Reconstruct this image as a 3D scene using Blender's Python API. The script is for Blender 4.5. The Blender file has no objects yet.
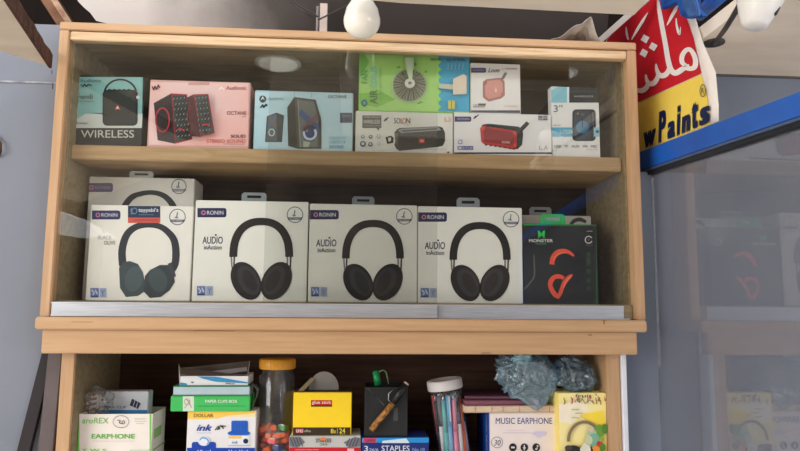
import bpy, bmesh, math, random
from mathutils import Vector, Matrix, noise
random.seed(7)
S = bpy.context.scene
COL = S.collection
PI = math.pi

# ------------------------------------------------------------------ camera
YAW, PITCH, ROLL = 0.0716, 0.1183, 0.0077
CAM = Vector((0.5484, -1.2151, 1.5298)); FPX = 660.0
fwd = Vector((math.sin(YAW)*math.cos(PITCH), math.cos(YAW)*math.cos(PITCH), math.sin(PITCH)))
rt = Vector((math.cos(YAW), -math.sin(YAW), 0)); up = rt.cross(fwd)
RT = rt*math.cos(ROLL)+up*math.sin(ROLL); UP = up*math.cos(ROLL)-rt*math.sin(ROLL)
cd = bpy.data.cameras.new('camera'); cam = bpy.data.objects.new('camera', cd); COL.objects.link(cam)
cam.matrix_world = Matrix(((RT.x, UP.x, -fwd.x, CAM.x), (RT.y, UP.y, -fwd.y, CAM.y), (RT.z, UP.z, -fwd.z, CAM.z), (0, 0, 0, 1)))
cd.sensor_width = 36; cd.lens = FPX*36/800; cd.clip_start = 0.02
S.camera = cam
# ------------------------------------------------------------------ world, lights, exposure
w = bpy.data.worlds.new('world'); S.world = w; w.use_nodes = True
w.node_tree.nodes['Background'].inputs[0].default_value = (0.90, 0.94, 1.0, 1)
w.node_tree.nodes['Background'].inputs[1].default_value = 1.1
def area(name, loc, target, sx, sy, power, color):
    l = bpy.data.lights.new(name, 'AREA'); l.shape = 'RECTANGLE'; l.size = sx; l.size_y = sy; l.energy = power; l.color = color
    o = bpy.data.objects.new(name, l); COL.objects.link(o); o.location = loc
    o.rotation_euler = (Vector(target)-Vector(loc)).to_track_quat('-Z', 'Y').to_euler(); return o
area('daylight_left', (-2.6, -2.4, 2.2), (0.5, 0, 1.6), 2.2, 2.0, 104, (1.0, .98, .95))
area('daylight_right', (4.0, -3.4, 2.1), (0.5, 0, 1.6), 3.0, 2.2, 92, (.98, .98, 1.0))
area('daylight_front', (0.6, -1.30, 2.92), (0.5, 0, 1.6), 2.4, .5, 14, (1.0, .99, .97))
sl = bpy.data.lights.new('sun', 'SUN'); sl.energy = 9.0; sl.angle = .01; sl.color = (1.0, .96, .9)
so_ = bpy.data.objects.new('sun', sl); COL.objects.link(so_); so_.rotation_euler = Vector((.1, -math.cos(math.radians(64)), -math.sin(math.radians(64)))).to_track_quat('-Z', 'Y').to_euler()
S.view_settings.view_transform = 'Standard'; S.view_settings.look = 'None'
S.view_settings.exposure = 0.0; S.view_settings.gamma = 1.0; S.view_settings.use_curve_mapping = False

# ------------------------------------------------------------------ helpers
def ray(px, py): return fwd + RT*((px-400)/FPX) - UP*((py-225.5)/FPX)
def at(px, py, Y):
    d = ray(px, py); return CAM + d*((Y-CAM.y)/d.y)
def atx(px, py, X):
    d = ray(px, py); return CAM + d*((X-CAM.x)/d.x)
def atz(px, py, Z):
    d = ray(px, py); return CAM + d*((Z-CAM.z)/d.z)
def lin(c): return tuple((v/255/12.92 if v/255 <= .04045 else ((v/255+.055)/1.055)**2.4) for v in c)
MATS = {}
def mat(name, rgb, rough=.6, metal=0, var=.06, scale=30, spec=.4, stretch=None, rgb2=None, bump=0, emit=0):
    """procedural paint / paper / wood: noise mix of two nearby colours"""
    if name in MATS: return MATS[name]
    m = bpy.data.materials.new(name); m.use_nodes = True; MATS[name] = m
    nt = m.node_tree; b = nt.nodes['Principled BSDF']
    c = lin(rgb); c2 = lin(rgb2) if rgb2 else tuple(v*(1-var*2) for v in c)
    tc = nt.nodes.new('ShaderNodeTexCoord'); mp = nt.nodes.new('ShaderNodeMapping'); n = nt.nodes.new('ShaderNodeTexNoise')
    r = nt.nodes.new('ShaderNodeValToRGB')
    if stretch: mp.inputs['Scale'].default_value = stretch
    nt.links.new(tc.outputs['Object'], mp.inputs['Vector']); nt.links.new(mp.outputs[0], n.inputs['Vector'])
    n.inputs['Scale'].default_value = scale; n.inputs['Detail'].default_value = 5
    r.color_ramp.elements[0].position = .3; r.color_ramp.elements[1].position = .7
    r.color_ramp.elements[0].color = (*c2, 1); r.color_ramp.elements[1].color = (*c, 1)
    nt.links.new(n.outputs['Fac'], r.inputs['Fac']); nt.links.new(r.outputs['Color'], b.inputs['Base Color'])
    b.inputs['Roughness'].default_value = rough; b.inputs['Metallic'].default_value = metal
    b.inputs['Specular IOR Level'].default_value = spec
    if bump:
        bp = nt.nodes.new('ShaderNodeBump'); bp.inputs['Strength'].default_value = bump; bp.inputs['Distance'].default_value = .002
        nt.links.new(n.outputs['Fac'], bp.inputs['Height']); nt.links.new(bp.outputs[0], b.inputs['Normal'])
    return m
def ink(rgb): return mat('print_%d_%d_%d' % rgb, rgb, .5, 0, .03, 60, .3)
def clear(name, tint, ior=1.5, haze=0.0, haze_rgb=(150, 155, 165), rough=0.0, hazevar=0, gmin=0):
    """thin clear sheet: straight-through view plus mirror reflection by Fresnel, and an optional film of dust"""
    m = bpy.data.materials.new(name); m.use_nodes = True; nt = m.node_tree; nt.nodes.clear()
    out = nt.nodes.new('ShaderNodeOutputMaterial'); t = nt.nodes.new('ShaderNodeBsdfTransparent'); t.inputs[0].default_value = (*tint, 1)
    g = nt.nodes.new('ShaderNodeBsdfGlossy'); g.inputs['Roughness'].default_value = rough
    fr = nt.nodes.new('ShaderNodeFresnel'); geo = nt.nodes.new('ShaderNodeNewGeometry')
    mr = nt.nodes.new('ShaderNodeMapRange'); mr.inputs['To Min'].default_value = ior; mr.inputs['To Max'].default_value = 1/ior
    nt.links.new(geo.outputs['Backfacing'], mr.inputs['Value']); nt.links.new(mr.outputs[0], fr.inputs['IOR'])
    mx = nt.nodes.new('ShaderNodeMixShader'); am = nt.nodes.new('ShaderNodeMath'); am.inputs[1].default_value = gmin; nt.links.new(fr.outputs[0], am.inputs[0]); nt.links.new(am.outputs[0], mx.inputs[0]); nt.links.new(t.outputs[0], mx.inputs[1]); nt.links.new(g.outputs[0], mx.inputs[2])
    last = mx
    if haze:
        d = nt.nodes.new('ShaderNodeBsdfDiffuse'); d.inputs[0].default_value = (*lin(haze_rgb), 1)
        m2 = nt.nodes.new('ShaderNodeMixShader'); m2.inputs[0].default_value = haze
        if hazevar:
            tc = nt.nodes.new('ShaderNodeTexCoord'); n = nt.nodes.new('ShaderNodeTexNoise'); n.inputs['Scale'].default_value = 6; n.inputs['Detail'].default_value = 6
            nt.links.new(tc.outputs['Object'], n.inputs['Vector'])
            r2 = nt.nodes.new('ShaderNodeMapRange'); r2.inputs['From Min'].default_value = .3; r2.inputs['From Max'].default_value = .7
            r2.inputs['To Min'].default_value = haze*(1-hazevar); r2.inputs['To Max'].default_value = haze*(1+hazevar)
            nt.links.new(n.outputs['Fac'], r2.inputs['Value']); nt.links.new(r2.outputs[0], m2.inputs[0])
        nt.links.new(last.outputs[0], m2.inputs[1]); nt.links.new(d.outputs[0], m2.inputs[2]); last = m2
    nt.links.new(last.outputs[0], out.inputs[0]); return m

class MB:
    def __init__(s): s.bm = bmesh.new(); s.mats = []
    def mi(s, m):
        if m not in s.mats: s.mats.append(m)
        return s.mats.index(m)
    def _merge(s, b, m, smooth=False):
        k = s.mi(m)
        for f in b.faces: f.material_index = k; f.smooth = smooth
        me = bpy.data.meshes.new('t'); b.to_mesh(me); b.free(); s.bm.from_mesh(me); bpy.data.meshes.remove(me)
    def box(s, lo, hi, m, bev=0, seg=1, xf=None):
        b = bmesh.new(); bmesh.ops.create_cube(b, size=1)
        lo = Vector(lo); hi = Vector(hi)
        for v in b.verts: v.co = Vector(((lo.x+hi.x)/2+v.co.x*(hi.x-lo.x), (lo.y+hi.y)/2+v.co.y*(hi.y-lo.y), (lo.z+hi.z)/2+v.co.z*(hi.z-lo.z)))
        if bev: bmesh.ops.bevel(b, geom=b.edges[:], offset=bev, segments=seg, affect='EDGES')
        if xf: b.transform(xf)
        s._merge(b, m)
    def prism(s, pts, d, m, bev=0):
        """closed outline pts (3-D, planar) extruded along vector d"""
        b = bmesh.new(); vs = [b.verts.new(p) for p in pts]; f = b.faces.new(vs)
        r = bmesh.ops.extrude_face_region(b, geom=[f])
        for e in r['geom']:
            if isinstance(e, bmesh.types.BMVert): e.co += Vector(d)
        bmesh.ops.recalc_face_normals(b, faces=b.faces)
        if bev: bmesh.ops.bevel(b, geom=b.edges[:], offset=bev, segments=2, affect='EDGES')
        s._merge(b, m)
    def face(s, pts, m):
        f = s.bm.faces.new([s.bm.verts.new(p) for p in pts]); f.material_index = s.mi(m); return f
    def lathe(s, prof, c, m, n=40, xf=None, smooth=True):
        b = bmesh.new(); rings = []
        for r, z in prof:
            rings.append([b.verts.new((r*math.cos(2*PI*i/n), r*math.sin(2*PI*i/n), z)) for i in range(n)] if r > 1e-6 else [b.verts.new((0, 0, z))])
        for A, B in zip(rings, rings[1:]):
            if len(A) == 1 and len(B) == 1: continue
            for i in range(n):
                j = (i+1) % n
                if len(A) == 1: b.faces.new((A[0], B[j], B[i]))
                elif len(B) == 1: b.faces.new((A[i], A[j], B[0]))
                else: b.faces.new((A[i], A[j], B[j], B[i]))
        bmesh.ops.recalc_face_normals(b, faces=b.faces)
        if xf: b.transform(xf)
        b.transform(Matrix.Translation(c)); s._merge(b, m, smooth)
    def rod(s, a, b_, r, m, n=12, r2=None):
        a = Vector(a); b_ = Vector(b_); d = b_-a; q = d.to_track_quat('Z', 'Y').to_matrix().to_4x4()
        r2 = r if r2 is None else r2
        s.lathe([(0, 0), (r, 0), (r2, d.length), (0, d.length)], a, m, n, q, n > 6)
    def tube(s, pts, r, m, n=8):
        b = bmesh.new(); pts = [Vector(p) for p in pts]; rings = []
        for i, p in enumerate(pts):
            t = (pts[min(i+1, len(pts)-1)]-pts[max(i-1, 0)]).normalized()
            u = t.cross(Vector((.13, .97, .2))).normalized(); v = t.cross(u)
            rings.append([b.verts.new(p+(u*math.cos(2*PI*k/n)+v*math.sin(2*PI*k/n))*r) for k in range(n)])
        for A, B in zip(rings, rings[1:]):
            for k in range(n): b.faces.new((A[k], A[(k+1) % n], B[(k+1) % n], B[k]))
        b.faces.new(rings[0]); b.faces.new(rings[-1]); bmesh.ops.recalc_face_normals(b, faces=b.faces); s._merge(b, m, True)
    def done(s, name, parent=None, **kw):
        me = bpy.data.meshes.new(name); s.bm.to_mesh(me); s.bm.free()
        for m in s.mats: me.materials.append(m)
        o = bpy.data.objects.new(name, me); COL.objects.link(o)
        if parent: o.parent = parent
        for k, v in kw.items(): o[k] = v
        return o
def root(name, label, cat, loc, rz=0, group=None):
    o = bpy.data.objects.new(name, None); COL.objects.link(o); o.location = loc; o.rotation_euler = (0, 0, rz); o.empty_display_size = .02
    o['label'] = label; o['category'] = cat
    if group: o['group'] = group
    return o
def struct(name, mb): return mb.done(name, kind='structure')

FONT_CACHE = {}
def text_polys(s, bold=0.0, shear=0.0):
    key = (s, bold, shear)
    if key in FONT_CACHE: return FONT_CACHE[key]
    c = bpy.data.curves.new('t', 'FONT'); c.body = s; c.size = 1; c.shear = shear; c.resolution_u = 3
    o = bpy.data.objects.new('t', c); COL.objects.link(o)
    dg = bpy.context.evaluated_depsgraph_get(); dg.update()
    me = bpy.data.meshes.new_from_object(o.evaluated_get(dg))
    vs = [(v.co.x, v.co.y) for v in me.vertices]; ps = [tuple(p.vertices) for p in me.polygons]
    bpy.data.objects.remove(o); bpy.data.curves.remove(c); bpy.data.meshes.remove(me)
    x0 = min(v[0] for v in vs); x1 = max(v[0] for v in vs); y0 = min(v[1] for v in vs); y1 = max(v[1] for v in vs)
    vs = [((x-x0)/(x1-x0), (y-y0)/(y1-y0), 0) for x, y in vs]
    if bold:  # heavier weight: the outline repeated a little to the side and up, squeezed back into the same box
        sx_ = bold*.75/(x1-x0+bold*.75); sy_ = bold*.4/(y1-y0+bold*.4); n0 = len(vs); v0 = list(vs); p0_ = list(ps); vs = []; ps = []
        for k, (a, c_) in enumerate(((0, 0), (1, 0), (0, 1), (1, 1), (.5, .5))):
            ps += [tuple(i+len(vs) for i in p) for p in p0_]; vs += [(u*(1-sx_)+a*sx_, v*(1-sy_)+c_*sy_, k*.3) for u, v, _ in v0]
    FONT_CACHE[key] = (vs, ps); return vs, ps

class Face:
    """flat printing on a surface. fn(px,py,layer) -> local 3-D point; o/k: origin and scale of the drawing grid"""
    def __init__(s, fn, o=(0, 0), k=1.0): s.fn = fn; s.mb = MB(); s.layer = 1; s.o = o; s.k = k
    def grid(s, o, k): s.o = o; s.k = k; return s
    def P(s, x, y): return s.fn(s.o[0]+x/s.k, s.o[1]+y/s.k, s.layer)
    def poly(s, pts, rgb):
        m = ink(rgb) if isinstance(rgb, tuple) else rgb
        b = bmesh.new(); f = b.faces.new([b.verts.new(s.P(*p)) for p in pts]); bmesh.ops.triangulate(b, faces=[f]); s.mb._merge(b, m); s.layer += 1; return s
    def rect(s, x0, y0, x1, y1, rgb): return s.poly([(x0, y0), (x1, y0), (x1, y1), (x0, y1)], rgb)
    def rrect(s, x0, y0, x1, y1, r, rgb, corners=(1, 1, 1, 1)):
        pts = []
        for (cx, cy, a, on) in ((x1-r, y0+r, -90, corners[1]), (x1-r, y1-r, 0, corners[2]), (x0+r, y1-r, 90, corners[3]), (x0+r, y0+r, 180, corners[0])):
            if on: pts += [(cx+r*math.cos(math.radians(a+t)), cy+r*math.sin(math.radians(a+t))) for t in range(0, 91, 18)]
            else: pts.append((cx+r*(1 if a in (-90, 0) else -1), cy+r*(1 if a in (0, 90) else -1)))
        return s.poly(pts, rgb)
    def ell(s, cx, cy, rx, ry, rgb, rot=0, n=28):
        c, q = math.cos(rot), math.sin(rot)
        return s.poly([(cx+rx*math.cos(t)*c-ry*math.sin(t)*q, cy+rx*math.cos(t)*q+ry*math.sin(t)*c) for t in (2*PI*i/n for i in range(n))], rgb)
    def arc(s, cx, cy, rx, ry, w0, rgb, a0=0, a1=360, n=36, w1=None):
        """ring segment, angles in degrees clockwise from +x (screen), w0 ring width"""
        m = ink(rgb) if isinstance(rgb, tuple) else rgb; b = bmesh.new(); prev = None
        for i in range(n+1):
            t = i/n; a = math.radians(a0+(a1-a0)*t); w_ = w0 if w1 is None else w0+(w1-w0)*math.sin(PI*t)
            A = b.verts.new(s.P(cx+rx*math.cos(a), cy+ry*math.sin(a))); B = b.verts.new(s.P(cx+(rx-w_)*math.cos(a), cy+(ry-w_)*math.sin(a)))
            if prev: b.faces.new((prev[0], A, B, prev[1]))
            prev = (A, B)
        s.mb._merge(b, m); s.layer += 1; return s
    def line(s, pts, w_, rgb):
        m = ink(rgb) if isinstance(rgb, tuple) else rgb; b = bmesh.new()
        for (x0, y0), (x1, y1) in zip(pts, pts[1:]):
            L = math.hypot(x1-x0, y1-y0) or 1e-6; nx, ny = -(y1-y0)/L*w_/2, (x1-x0)/L*w_/2; ex, ey = (x1-x0)/L*w_*.25, (y1-y0)/L*w_*.25
            b.faces.new([b.verts.new(s.P(*p)) for p in ((x0+nx-ex, y0+ny-ey), (x1+nx+ex, y1+ny+ey), (x1-nx+ex, y1-ny+ey), (x0-nx-ex, y0-ny-ey))])
        s.mb._merge(b, m); s.layer += 1; return s
    def brush(s, pts, ws, rgb):
        """one continuous brush stroke with a width per point"""
        m = ink(rgb) if isinstance(rgb, tuple) else rgb; b = bmesh.new(); prev = None
        P_ = [pts[0]]+list(pts)+[pts[-1]]; W0 = [ws[0]]+list(ws)+[ws[-1]]; pts = []; ws = []
        for i in range(1, len(P_)-2):
            for k in range(5):
                t = k/5; cr = lambda a, b1, c, d: .5*(2*b1+(c-a)*t+(2*a-5*b1+4*c-d)*t*t+(3*b1-a-3*c+d)*t**3)
                pts.append((cr(*[P_[i+j][0] for j in (-1, 0, 1, 2)]), cr(*[P_[i+j][1] for j in (-1, 0, 1, 2)]))); ws.append(max(.2, W0[i]+(W0[i+1]-W0[i])*t))
        pts.append(P_[-1]); ws.append(W0[-1]); N = len(pts)
        for i, (x, y) in enumerate(pts):
            a = pts[max(i-1, 0)]; c = pts[min(i+1, N-1)]; L = math.hypot(c[0]-a[0], c[1]-a[1]) or 1e-6
            nx, ny = -(c[1]-a[1])/L*ws[i]/2, (c[0]-a[0])/L*ws[i]/2
            q = (b.verts.new(s.P(x+nx, y+ny)), b.verts.new(s.P(x-nx, y-ny)))
            if prev: b.faces.new((prev[0], q[0], q[1], prev[1]))
            prev = q
        s.mb._merge(b, m); s.layer += 1; return s
    def text(s, t, x0, y0, x1, y1, rgb, bold=0.0, shear=0.0, skew=0.0, up90=False):
        vs, ps = text_polys(t, bold, shear); m = ink(rgb) if isinstance(rgb, tuple) else rgb; b = bmesh.new()
        L0 = s.layer; V = []
        for u, v, k in vs:
            s.layer = L0+k; V.append(b.verts.new(s.P(x0+(1-v)*(x1-x0), y1-u*(y1-y0)) if up90 else s.P(x0+u*(x1-x0), y1-v*(y1-y0)+skew*u)))
        s.layer = L0+(1 if vs[-1][2] else 0)
        for p in ps:
            try: b.faces.new([V[i] for i in p])
            except ValueError: pass
        s.mb._merge(b, m); s.layer += 1; return s
    def done(s, name, parent, **kw):
        k = s.mb
        bmesh.ops.recalc_face_normals(k.bm, faces=[])
        return k.done(name, parent, **kw)

class Carton:
    """a box: front face given by its rectangle in the photograph at distance plane Y; builds an Empty and the carton body"""
    def __init__(s, name, label, cat, rect, Y, depth, z0=None, body=(225, 222, 216), group=None, rz=0, bodyname='carton', build=True, **mk):
        x0, y0, x1, y1 = rect; my = (y0+y1)/2; mx = (x0+x1)/2
        L = at(x0, my, Y).x; R = at(x1, my, Y).x; T = at(mx, y0, Y).z; B = at(mx, y1, Y).z if z0 is None else z0
        s.c = Vector(((L+R)/2, Y+depth/2, B)); s.Y = Y; s.w = R-L; s.h = T-B; s.d = depth
        s.root = root(name, label, cat, s.c, rz, group); s.m = mat('card_%d_%d_%d' % body, body, .55, 0, .03, 25, .3)
        if build:
            b = MB(); b.box((-s.w/2, -depth/2, 0), (s.w/2, depth/2, s.h), s.m, .0012, 2); 
            dk = ink(tuple(int(v*.8) for v in body))
            b.box((-s.w*.3, -.0008, s.h-.0002), (s.w*.3, .0008, s.h+.0003), dk)
            b.done(bodyname, s.root)
    def face(s, o=(0, 0), k=1.0):
        def fn(px, py, layer):
            p = at(px, py, s.Y); q = p-s.c
            return Vector((max(-s.w/2+.0005, min(s.w/2-.0005, q.x)), -s.d/2-.00012*layer, max(.0005, min(s.h-.0005, q.z))))
        return Face(fn, o, k)
    def tab(s, x0, y0, x1, y1, rgb, slot=(20, 22, 24)):
        """flat hang tab with a euro slot, standing on the top edge at the back of the front panel"""
        f0 = at(x0, y1, s.Y)-s.c; f1 = at(x1, y0, s.Y)-s.c; yy = -s.d/2+.004; z0 = s.h; z1 = f1.z
        a, b_ = f0.x, f1.x; h = z1-z0; mb = MB(); cx = (a+b_)/2; hw = (b_-a)*.28; zt = z0+h*.38; zs = z0+h*.68
        ch = h*.25
        m = mat('tab_%d_%d_%d' % rgb, rgb, .3, 0, .03, 30, .6)
        # frame of the tab around the slot
        for pts in ([(a, z0), (b_, z0), (b_, zt), (a, zt)], [(a, zt), (cx-hw, zt), (cx-hw, zs), (a, zs)], [(cx+hw, zt), (b_, zt), (b_, zs), (cx+hw, zs)], [(a, zs), (b_, zs), (b_, z1-ch), (b_-ch, z1), (a+ch, z1), (a, z1-ch)]):
            mb.prism([(x, yy, z) for x, z in pts], (0, .0008, 0), m)
        return mb.done('hang_tab', s.root)

# ------------------------------------------------------------------ materials
WOOD = mat('varnished_wood', (198, 161, 122), .42, 0, 0, 7, .5, (1.2, 10, 20), (186, 146, 106), .08)
WOODV = mat('varnished_wood_upright', (196, 158, 120), .42, 0, 0, 7, .5, (20, 10, 1.2), (178, 140, 102), .08)
WOODP = mat('pale_wood_strip', (226, 198, 160), .45, 0, 0, 8, .5, (1.5, 12, 30), (196, 160, 120), .1)
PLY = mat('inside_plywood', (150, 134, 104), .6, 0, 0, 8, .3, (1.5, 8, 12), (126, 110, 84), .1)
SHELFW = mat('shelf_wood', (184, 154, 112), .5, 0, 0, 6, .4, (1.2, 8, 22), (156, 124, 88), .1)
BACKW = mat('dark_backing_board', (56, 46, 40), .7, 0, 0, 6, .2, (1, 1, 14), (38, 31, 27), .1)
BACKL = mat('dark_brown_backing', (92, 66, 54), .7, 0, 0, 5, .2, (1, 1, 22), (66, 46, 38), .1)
WALL = mat('blue_grey_painted_wall', (130, 134, 145), .85, 0, 0, 4, .2, None, (120, 125, 136), .5)
WALLR = mat('blue_grey_painted_wall_right', (128, 136, 152), .85, 0, 0, 3, .2, None, (112, 120, 136), .5)
ALU = mat('brushed_aluminium', (205, 208, 214), .38, .55, 0, 20, .5, (1, 1, 30), (180, 184, 192))
GLASS = clear('sliding_glass', (.978, .984, .976), 1.62)
DOORGLASS = clear('tinted_door_glass', (.82, .83, .85), 2.1, .27, (142, 143, 152), 0.0, .25)
BLACKP = mat('black_plastic', (26, 27, 30), .4, 0, .05)
BLUE = mat('blue_painted_metal', (28, 98, 190), .35, 0, 0, 9, .5, None, (20, 76, 160))
RUBBER = mat('black_rubber', (30, 32, 38), .6)
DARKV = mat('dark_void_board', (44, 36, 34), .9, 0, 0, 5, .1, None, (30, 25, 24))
SOFF = mat('stained_beige_soffit', (226, 212, 194), .9, 0, 0, 5, .1, (1, 3, 1), (206, 190, 172), .2)
SOFFR = mat('pale_beige_soffit', (240, 228, 214), .9, 0, 0, 5, .1, (1, 3, 1), (222, 208, 192), .2)
RUST = mat('rusty_brown_edge', (98, 66, 52), .85, 0, 0, 60, .2, None, (56, 38, 32), .4)

# ------------------------------------------------------------------ setting
b = MB(); b.box((-1.6, .05, 0), (-.004, .30, 2.06), WALL); wl = struct('wall_left', b)
b = MB(); b.box((-1.6, .0475, 1.942), (-.006, .0505, 1.9455), mat('chipped_plaster', (168, 170, 176), .9, 0, 0, 60, .1, None, (118, 120, 130), .6)); struct('trim_1', b)
b = MB(); b.box((1.104, .05, 0), (3.2, .30, 1.797), WALLR); b.box((1.0665, .05, 0), (1.104, .269, 1.481), WALLR); b.box((1.26, .05, 1.797), (3.2, .30, 2.005), WALLR); b.box((1.104, .26, 1.797), (1.26, .30, 2.005), WALLR); struct('wall_right', b)
b = MB(); b.box((-.004, .27, 0), (1.104, .30, 2.06), WALLR); struct('wall_back', b)
b = MB(); b.box((-1.6, .62, 2.06), (3.2, .66, 2.6), DARKV); b.box((-1.6, .30, 2.055), (3.2, .62, 2.06), DARKV); struct('wall_upper', b)
b = MB(); b.box((-1.6, -.02, 2.56), (3.2, .62, 2.60), DARKV); struct('ceiling', b)
b = MB(); b.box((-6, -9, -.05), (7, .05, 0), mat('concrete_ground', (196, 190, 180), .9, 0, 0, 5, .1, None, (170, 164, 156))); struct('floor', b)
# left soffit board with a rusty broken edge
zs = 1.965
e0 = atz(49, 66, zs); e1 = atz(4, -2, zs); dirv = (e1-e0).normalized(); e1 = e0+dirv*.75
c0_ = atz(0, 51, zs); dl = (c0_-e0).normalized()
pts = [e0+dl*1.3, e0, e1, e1+dl*1.3]
b = MB(); b.prism(pts, (0, 0, .02), SOFF); so = b.done('soffit_board', None); so['label'] = 'stained beige board under the roof at the upper left'; so['category'] = 'board'
b = MB(); nrm = Vector((dirv.y, -dirv.x, 0)); nrm = nrm if nrm.x > 0 else -nrm
N = 26; prev = []
for i in range(N+1):
    p = e0+(e1-e0)*(i/N); wv = .0050+.003*noise.noise(Vector((i*.7, 0, 0))); prev.append((p, p+nrm*wv))
for (a0, a1), (c0, c1) in zip(prev, prev[1:]): b.prism([a0-Vector((0, 0, .004)), a1-Vector((0, 0, .004)), c1-Vector((0, 0, .004)), c0-Vector((0, 0, .004))], (0, 0, .026), RUST)
b.done('rusty_edge', so)
# right soffit
b = MB(); b.box((1.167, -1.0, 2.005), (3.2, .30, 2.03), SOFFR); o = b.done('ceiling_soffit'); o['kind'] = 'structure'; o.name = 'ceiling_soffit'
b = MB(); b.box((1.175, .046, 2.001), (3.2, .052, 2.0049), mat('dark_joint_strip', (92, 88, 88), .9)); struct('trim_2', b)  # dark strip along the joint of wall and soffit
# pale plaster slab above the cabinet with light fading rightwards painted in
def light_falloff():
    m = bpy.data.materials.new('plaster_light_falloff'); m.use_nodes = True; nt = m.node_tree; bs = nt.nodes['Principled BSDF']
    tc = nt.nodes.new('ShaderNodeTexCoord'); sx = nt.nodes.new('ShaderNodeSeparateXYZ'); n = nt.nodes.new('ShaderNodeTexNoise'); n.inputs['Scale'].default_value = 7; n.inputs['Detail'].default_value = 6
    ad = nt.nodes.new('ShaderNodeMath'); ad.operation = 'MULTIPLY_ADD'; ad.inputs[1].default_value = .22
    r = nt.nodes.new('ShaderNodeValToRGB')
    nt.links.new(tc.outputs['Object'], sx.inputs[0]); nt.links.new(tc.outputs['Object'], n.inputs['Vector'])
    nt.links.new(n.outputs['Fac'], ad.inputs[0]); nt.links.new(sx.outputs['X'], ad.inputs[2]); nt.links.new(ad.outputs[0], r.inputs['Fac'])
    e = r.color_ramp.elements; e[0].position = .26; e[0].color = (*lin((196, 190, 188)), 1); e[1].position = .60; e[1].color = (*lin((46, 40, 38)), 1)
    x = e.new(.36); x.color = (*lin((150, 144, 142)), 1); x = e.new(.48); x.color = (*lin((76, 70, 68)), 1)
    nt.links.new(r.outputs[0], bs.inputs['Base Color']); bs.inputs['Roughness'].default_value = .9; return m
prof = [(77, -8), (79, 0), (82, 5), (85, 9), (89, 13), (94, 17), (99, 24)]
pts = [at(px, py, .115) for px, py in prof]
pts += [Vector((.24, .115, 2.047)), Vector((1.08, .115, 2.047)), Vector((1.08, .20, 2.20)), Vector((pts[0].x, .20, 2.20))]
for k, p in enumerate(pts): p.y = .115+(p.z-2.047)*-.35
b = MB(); b.prism(pts, (0, .03, .01), light_falloff()); o = b.done('plaster_slab'); o['label'] = 'pale broken plaster slab above the cabinet with shade painted into its right part'; o['category'] = 'slab'
# beige beam in front, above the cabinet
b = MB(); zb = 2.03
q = [atz(335, -3, zb), atz(400, 3, zb), atz(520, 9, zb), atz(634, 15, zb)]
b.prism(q+[Vector((q[3].x, -.7, zb)), Vector((q[0].x, -.7, zb))], (0, 0, .05), SOFFR); o = b.done('ceiling_beam'); o['kind'] = 'structure'
# wooden battens up left
b = MB()
a0 = at(66, 26, .14); a1 = at(44, -8, .12); W = .030
d = (a1-a0).normalized(); n_ = Vector((d.z, 0, -d.x))
b.prism([a0-n_*W*.5, a0+n_*W*.5, a1+n_*W*.5, a1-n_*W*.5], (0, .03, 0), mat('old_batten_wood', (150, 112, 88), .8, 0, 0, 30, .2, None, (96, 62, 48), .3), .002)
b.prism([a0+n_*W*.1-Vector((0, .002, 0)), a0+n_*W*.5-Vector((0, .002, 0)), a1+n_*W*.5-Vector((0, .002, 0)), a1+n_*W*.1-Vector((0, .002, 0))], (0, .002, 0), mat('batten_pale_face', (196, 164, 140), .8, 0, 0, 60, .2, None, (140, 104, 84)))
o = b.done('wooden_batten'); o['label'] = 'old rough wooden batten slanting down onto the top left corner of the display cabinet'; o['category'] = 'batten'
# added dark wall across the street and shop canopy (seen in the glass)
b = MB(); b.box((-6, -9, 0), (7, -8.8, 4.2), mat('added_dark_wall', (86, 74, 66), .9, 0, 0, 1.2, .1, None, (40, 36, 36))); struct('wall_added_opposite', b)  # added dark and tall to keep bright sky out of the glass reflections
b = MB(); b.box((-2.4, -6.5, 3.0), (3.6, -1.6, 3.06), mat('canopy_underside', (170, 160, 146), .9, 0, 0, 2, .1, None, (120, 110, 100))); o = b.done('ceiling_canopy'); o['kind'] = 'structure'
def mirror_hit(px, py, Z):
    p = at(px, py, .007); d = (p-CAM).normalized(); d.y = -d.y; return p+d*((Z-p.z)/d.z)
for px, py, side in ((278, 62, 'left'), (556, 72, 'right')):
    c = mirror_hit(px, py, 3.0); t = root('ceiling_lamp', 'round pale ceiling lamp reflected as an oval in the %s glass pane of the cabinet' % side, 'lamp', c-Vector((0, 0, .0005)))
    m = MB(); m.lathe([(0, -.03), (.09, -.028), (.115, -.018), (.122, 0), (0, 0)], (0, 0, 0), mat('lamp_diffuser', (245, 245, 235), .4), 36); dd = m.done('diffuser', t); bs = MATS['lamp_diffuser'].node_tree.nodes['Principled BSDF']; bs.inputs['Emission Color'].default_value = (1, .97, .9, 1); bs.inputs['Emission Strength'].default_value = 1.0
    m = MB(); m.lathe([(.122, -.012), (.14, -.010), (.14, 0), (.122, 0)], (0, 0, 0), mat('lamp_ring', (235, 235, 230), .4), 36); m.done('ring', t)
# white tarpaulin over the street, reflected at the cabinet's lower left
p0 = at(52, 214, .007); 
def mh(px, py, Y): 
    p = at(px, py, .007); d = (p-CAM).normalized(); d.y = -d.y; return p+d*((Y-p.y)/d.y)
t0, t1, t2, t3 = mh(40, 206, -7.6), mh(72, 217, -7.6), mh(104, 236, -7.6), mh(40, 231, -7.6)
b = MB(); b.prism([t0, t1, t2, mh(80, 238, -7.6), t3], (0, -.5, .02), mat('white_tarpaulin', (238, 243, 250), .5)); 
o = b.done('tarpaulin'); o['label'] = 'white tarpaulin awning across the street, reflected in the lower left glass'; o['category'] = 'awning'
b = MB()
for xx in (t0.x+.1, t2.x-.1): b.rod((xx, -7.85, 0), (xx, -7.85, t3.z+.12), .02, RUST)
b.done('pole', o)

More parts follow.
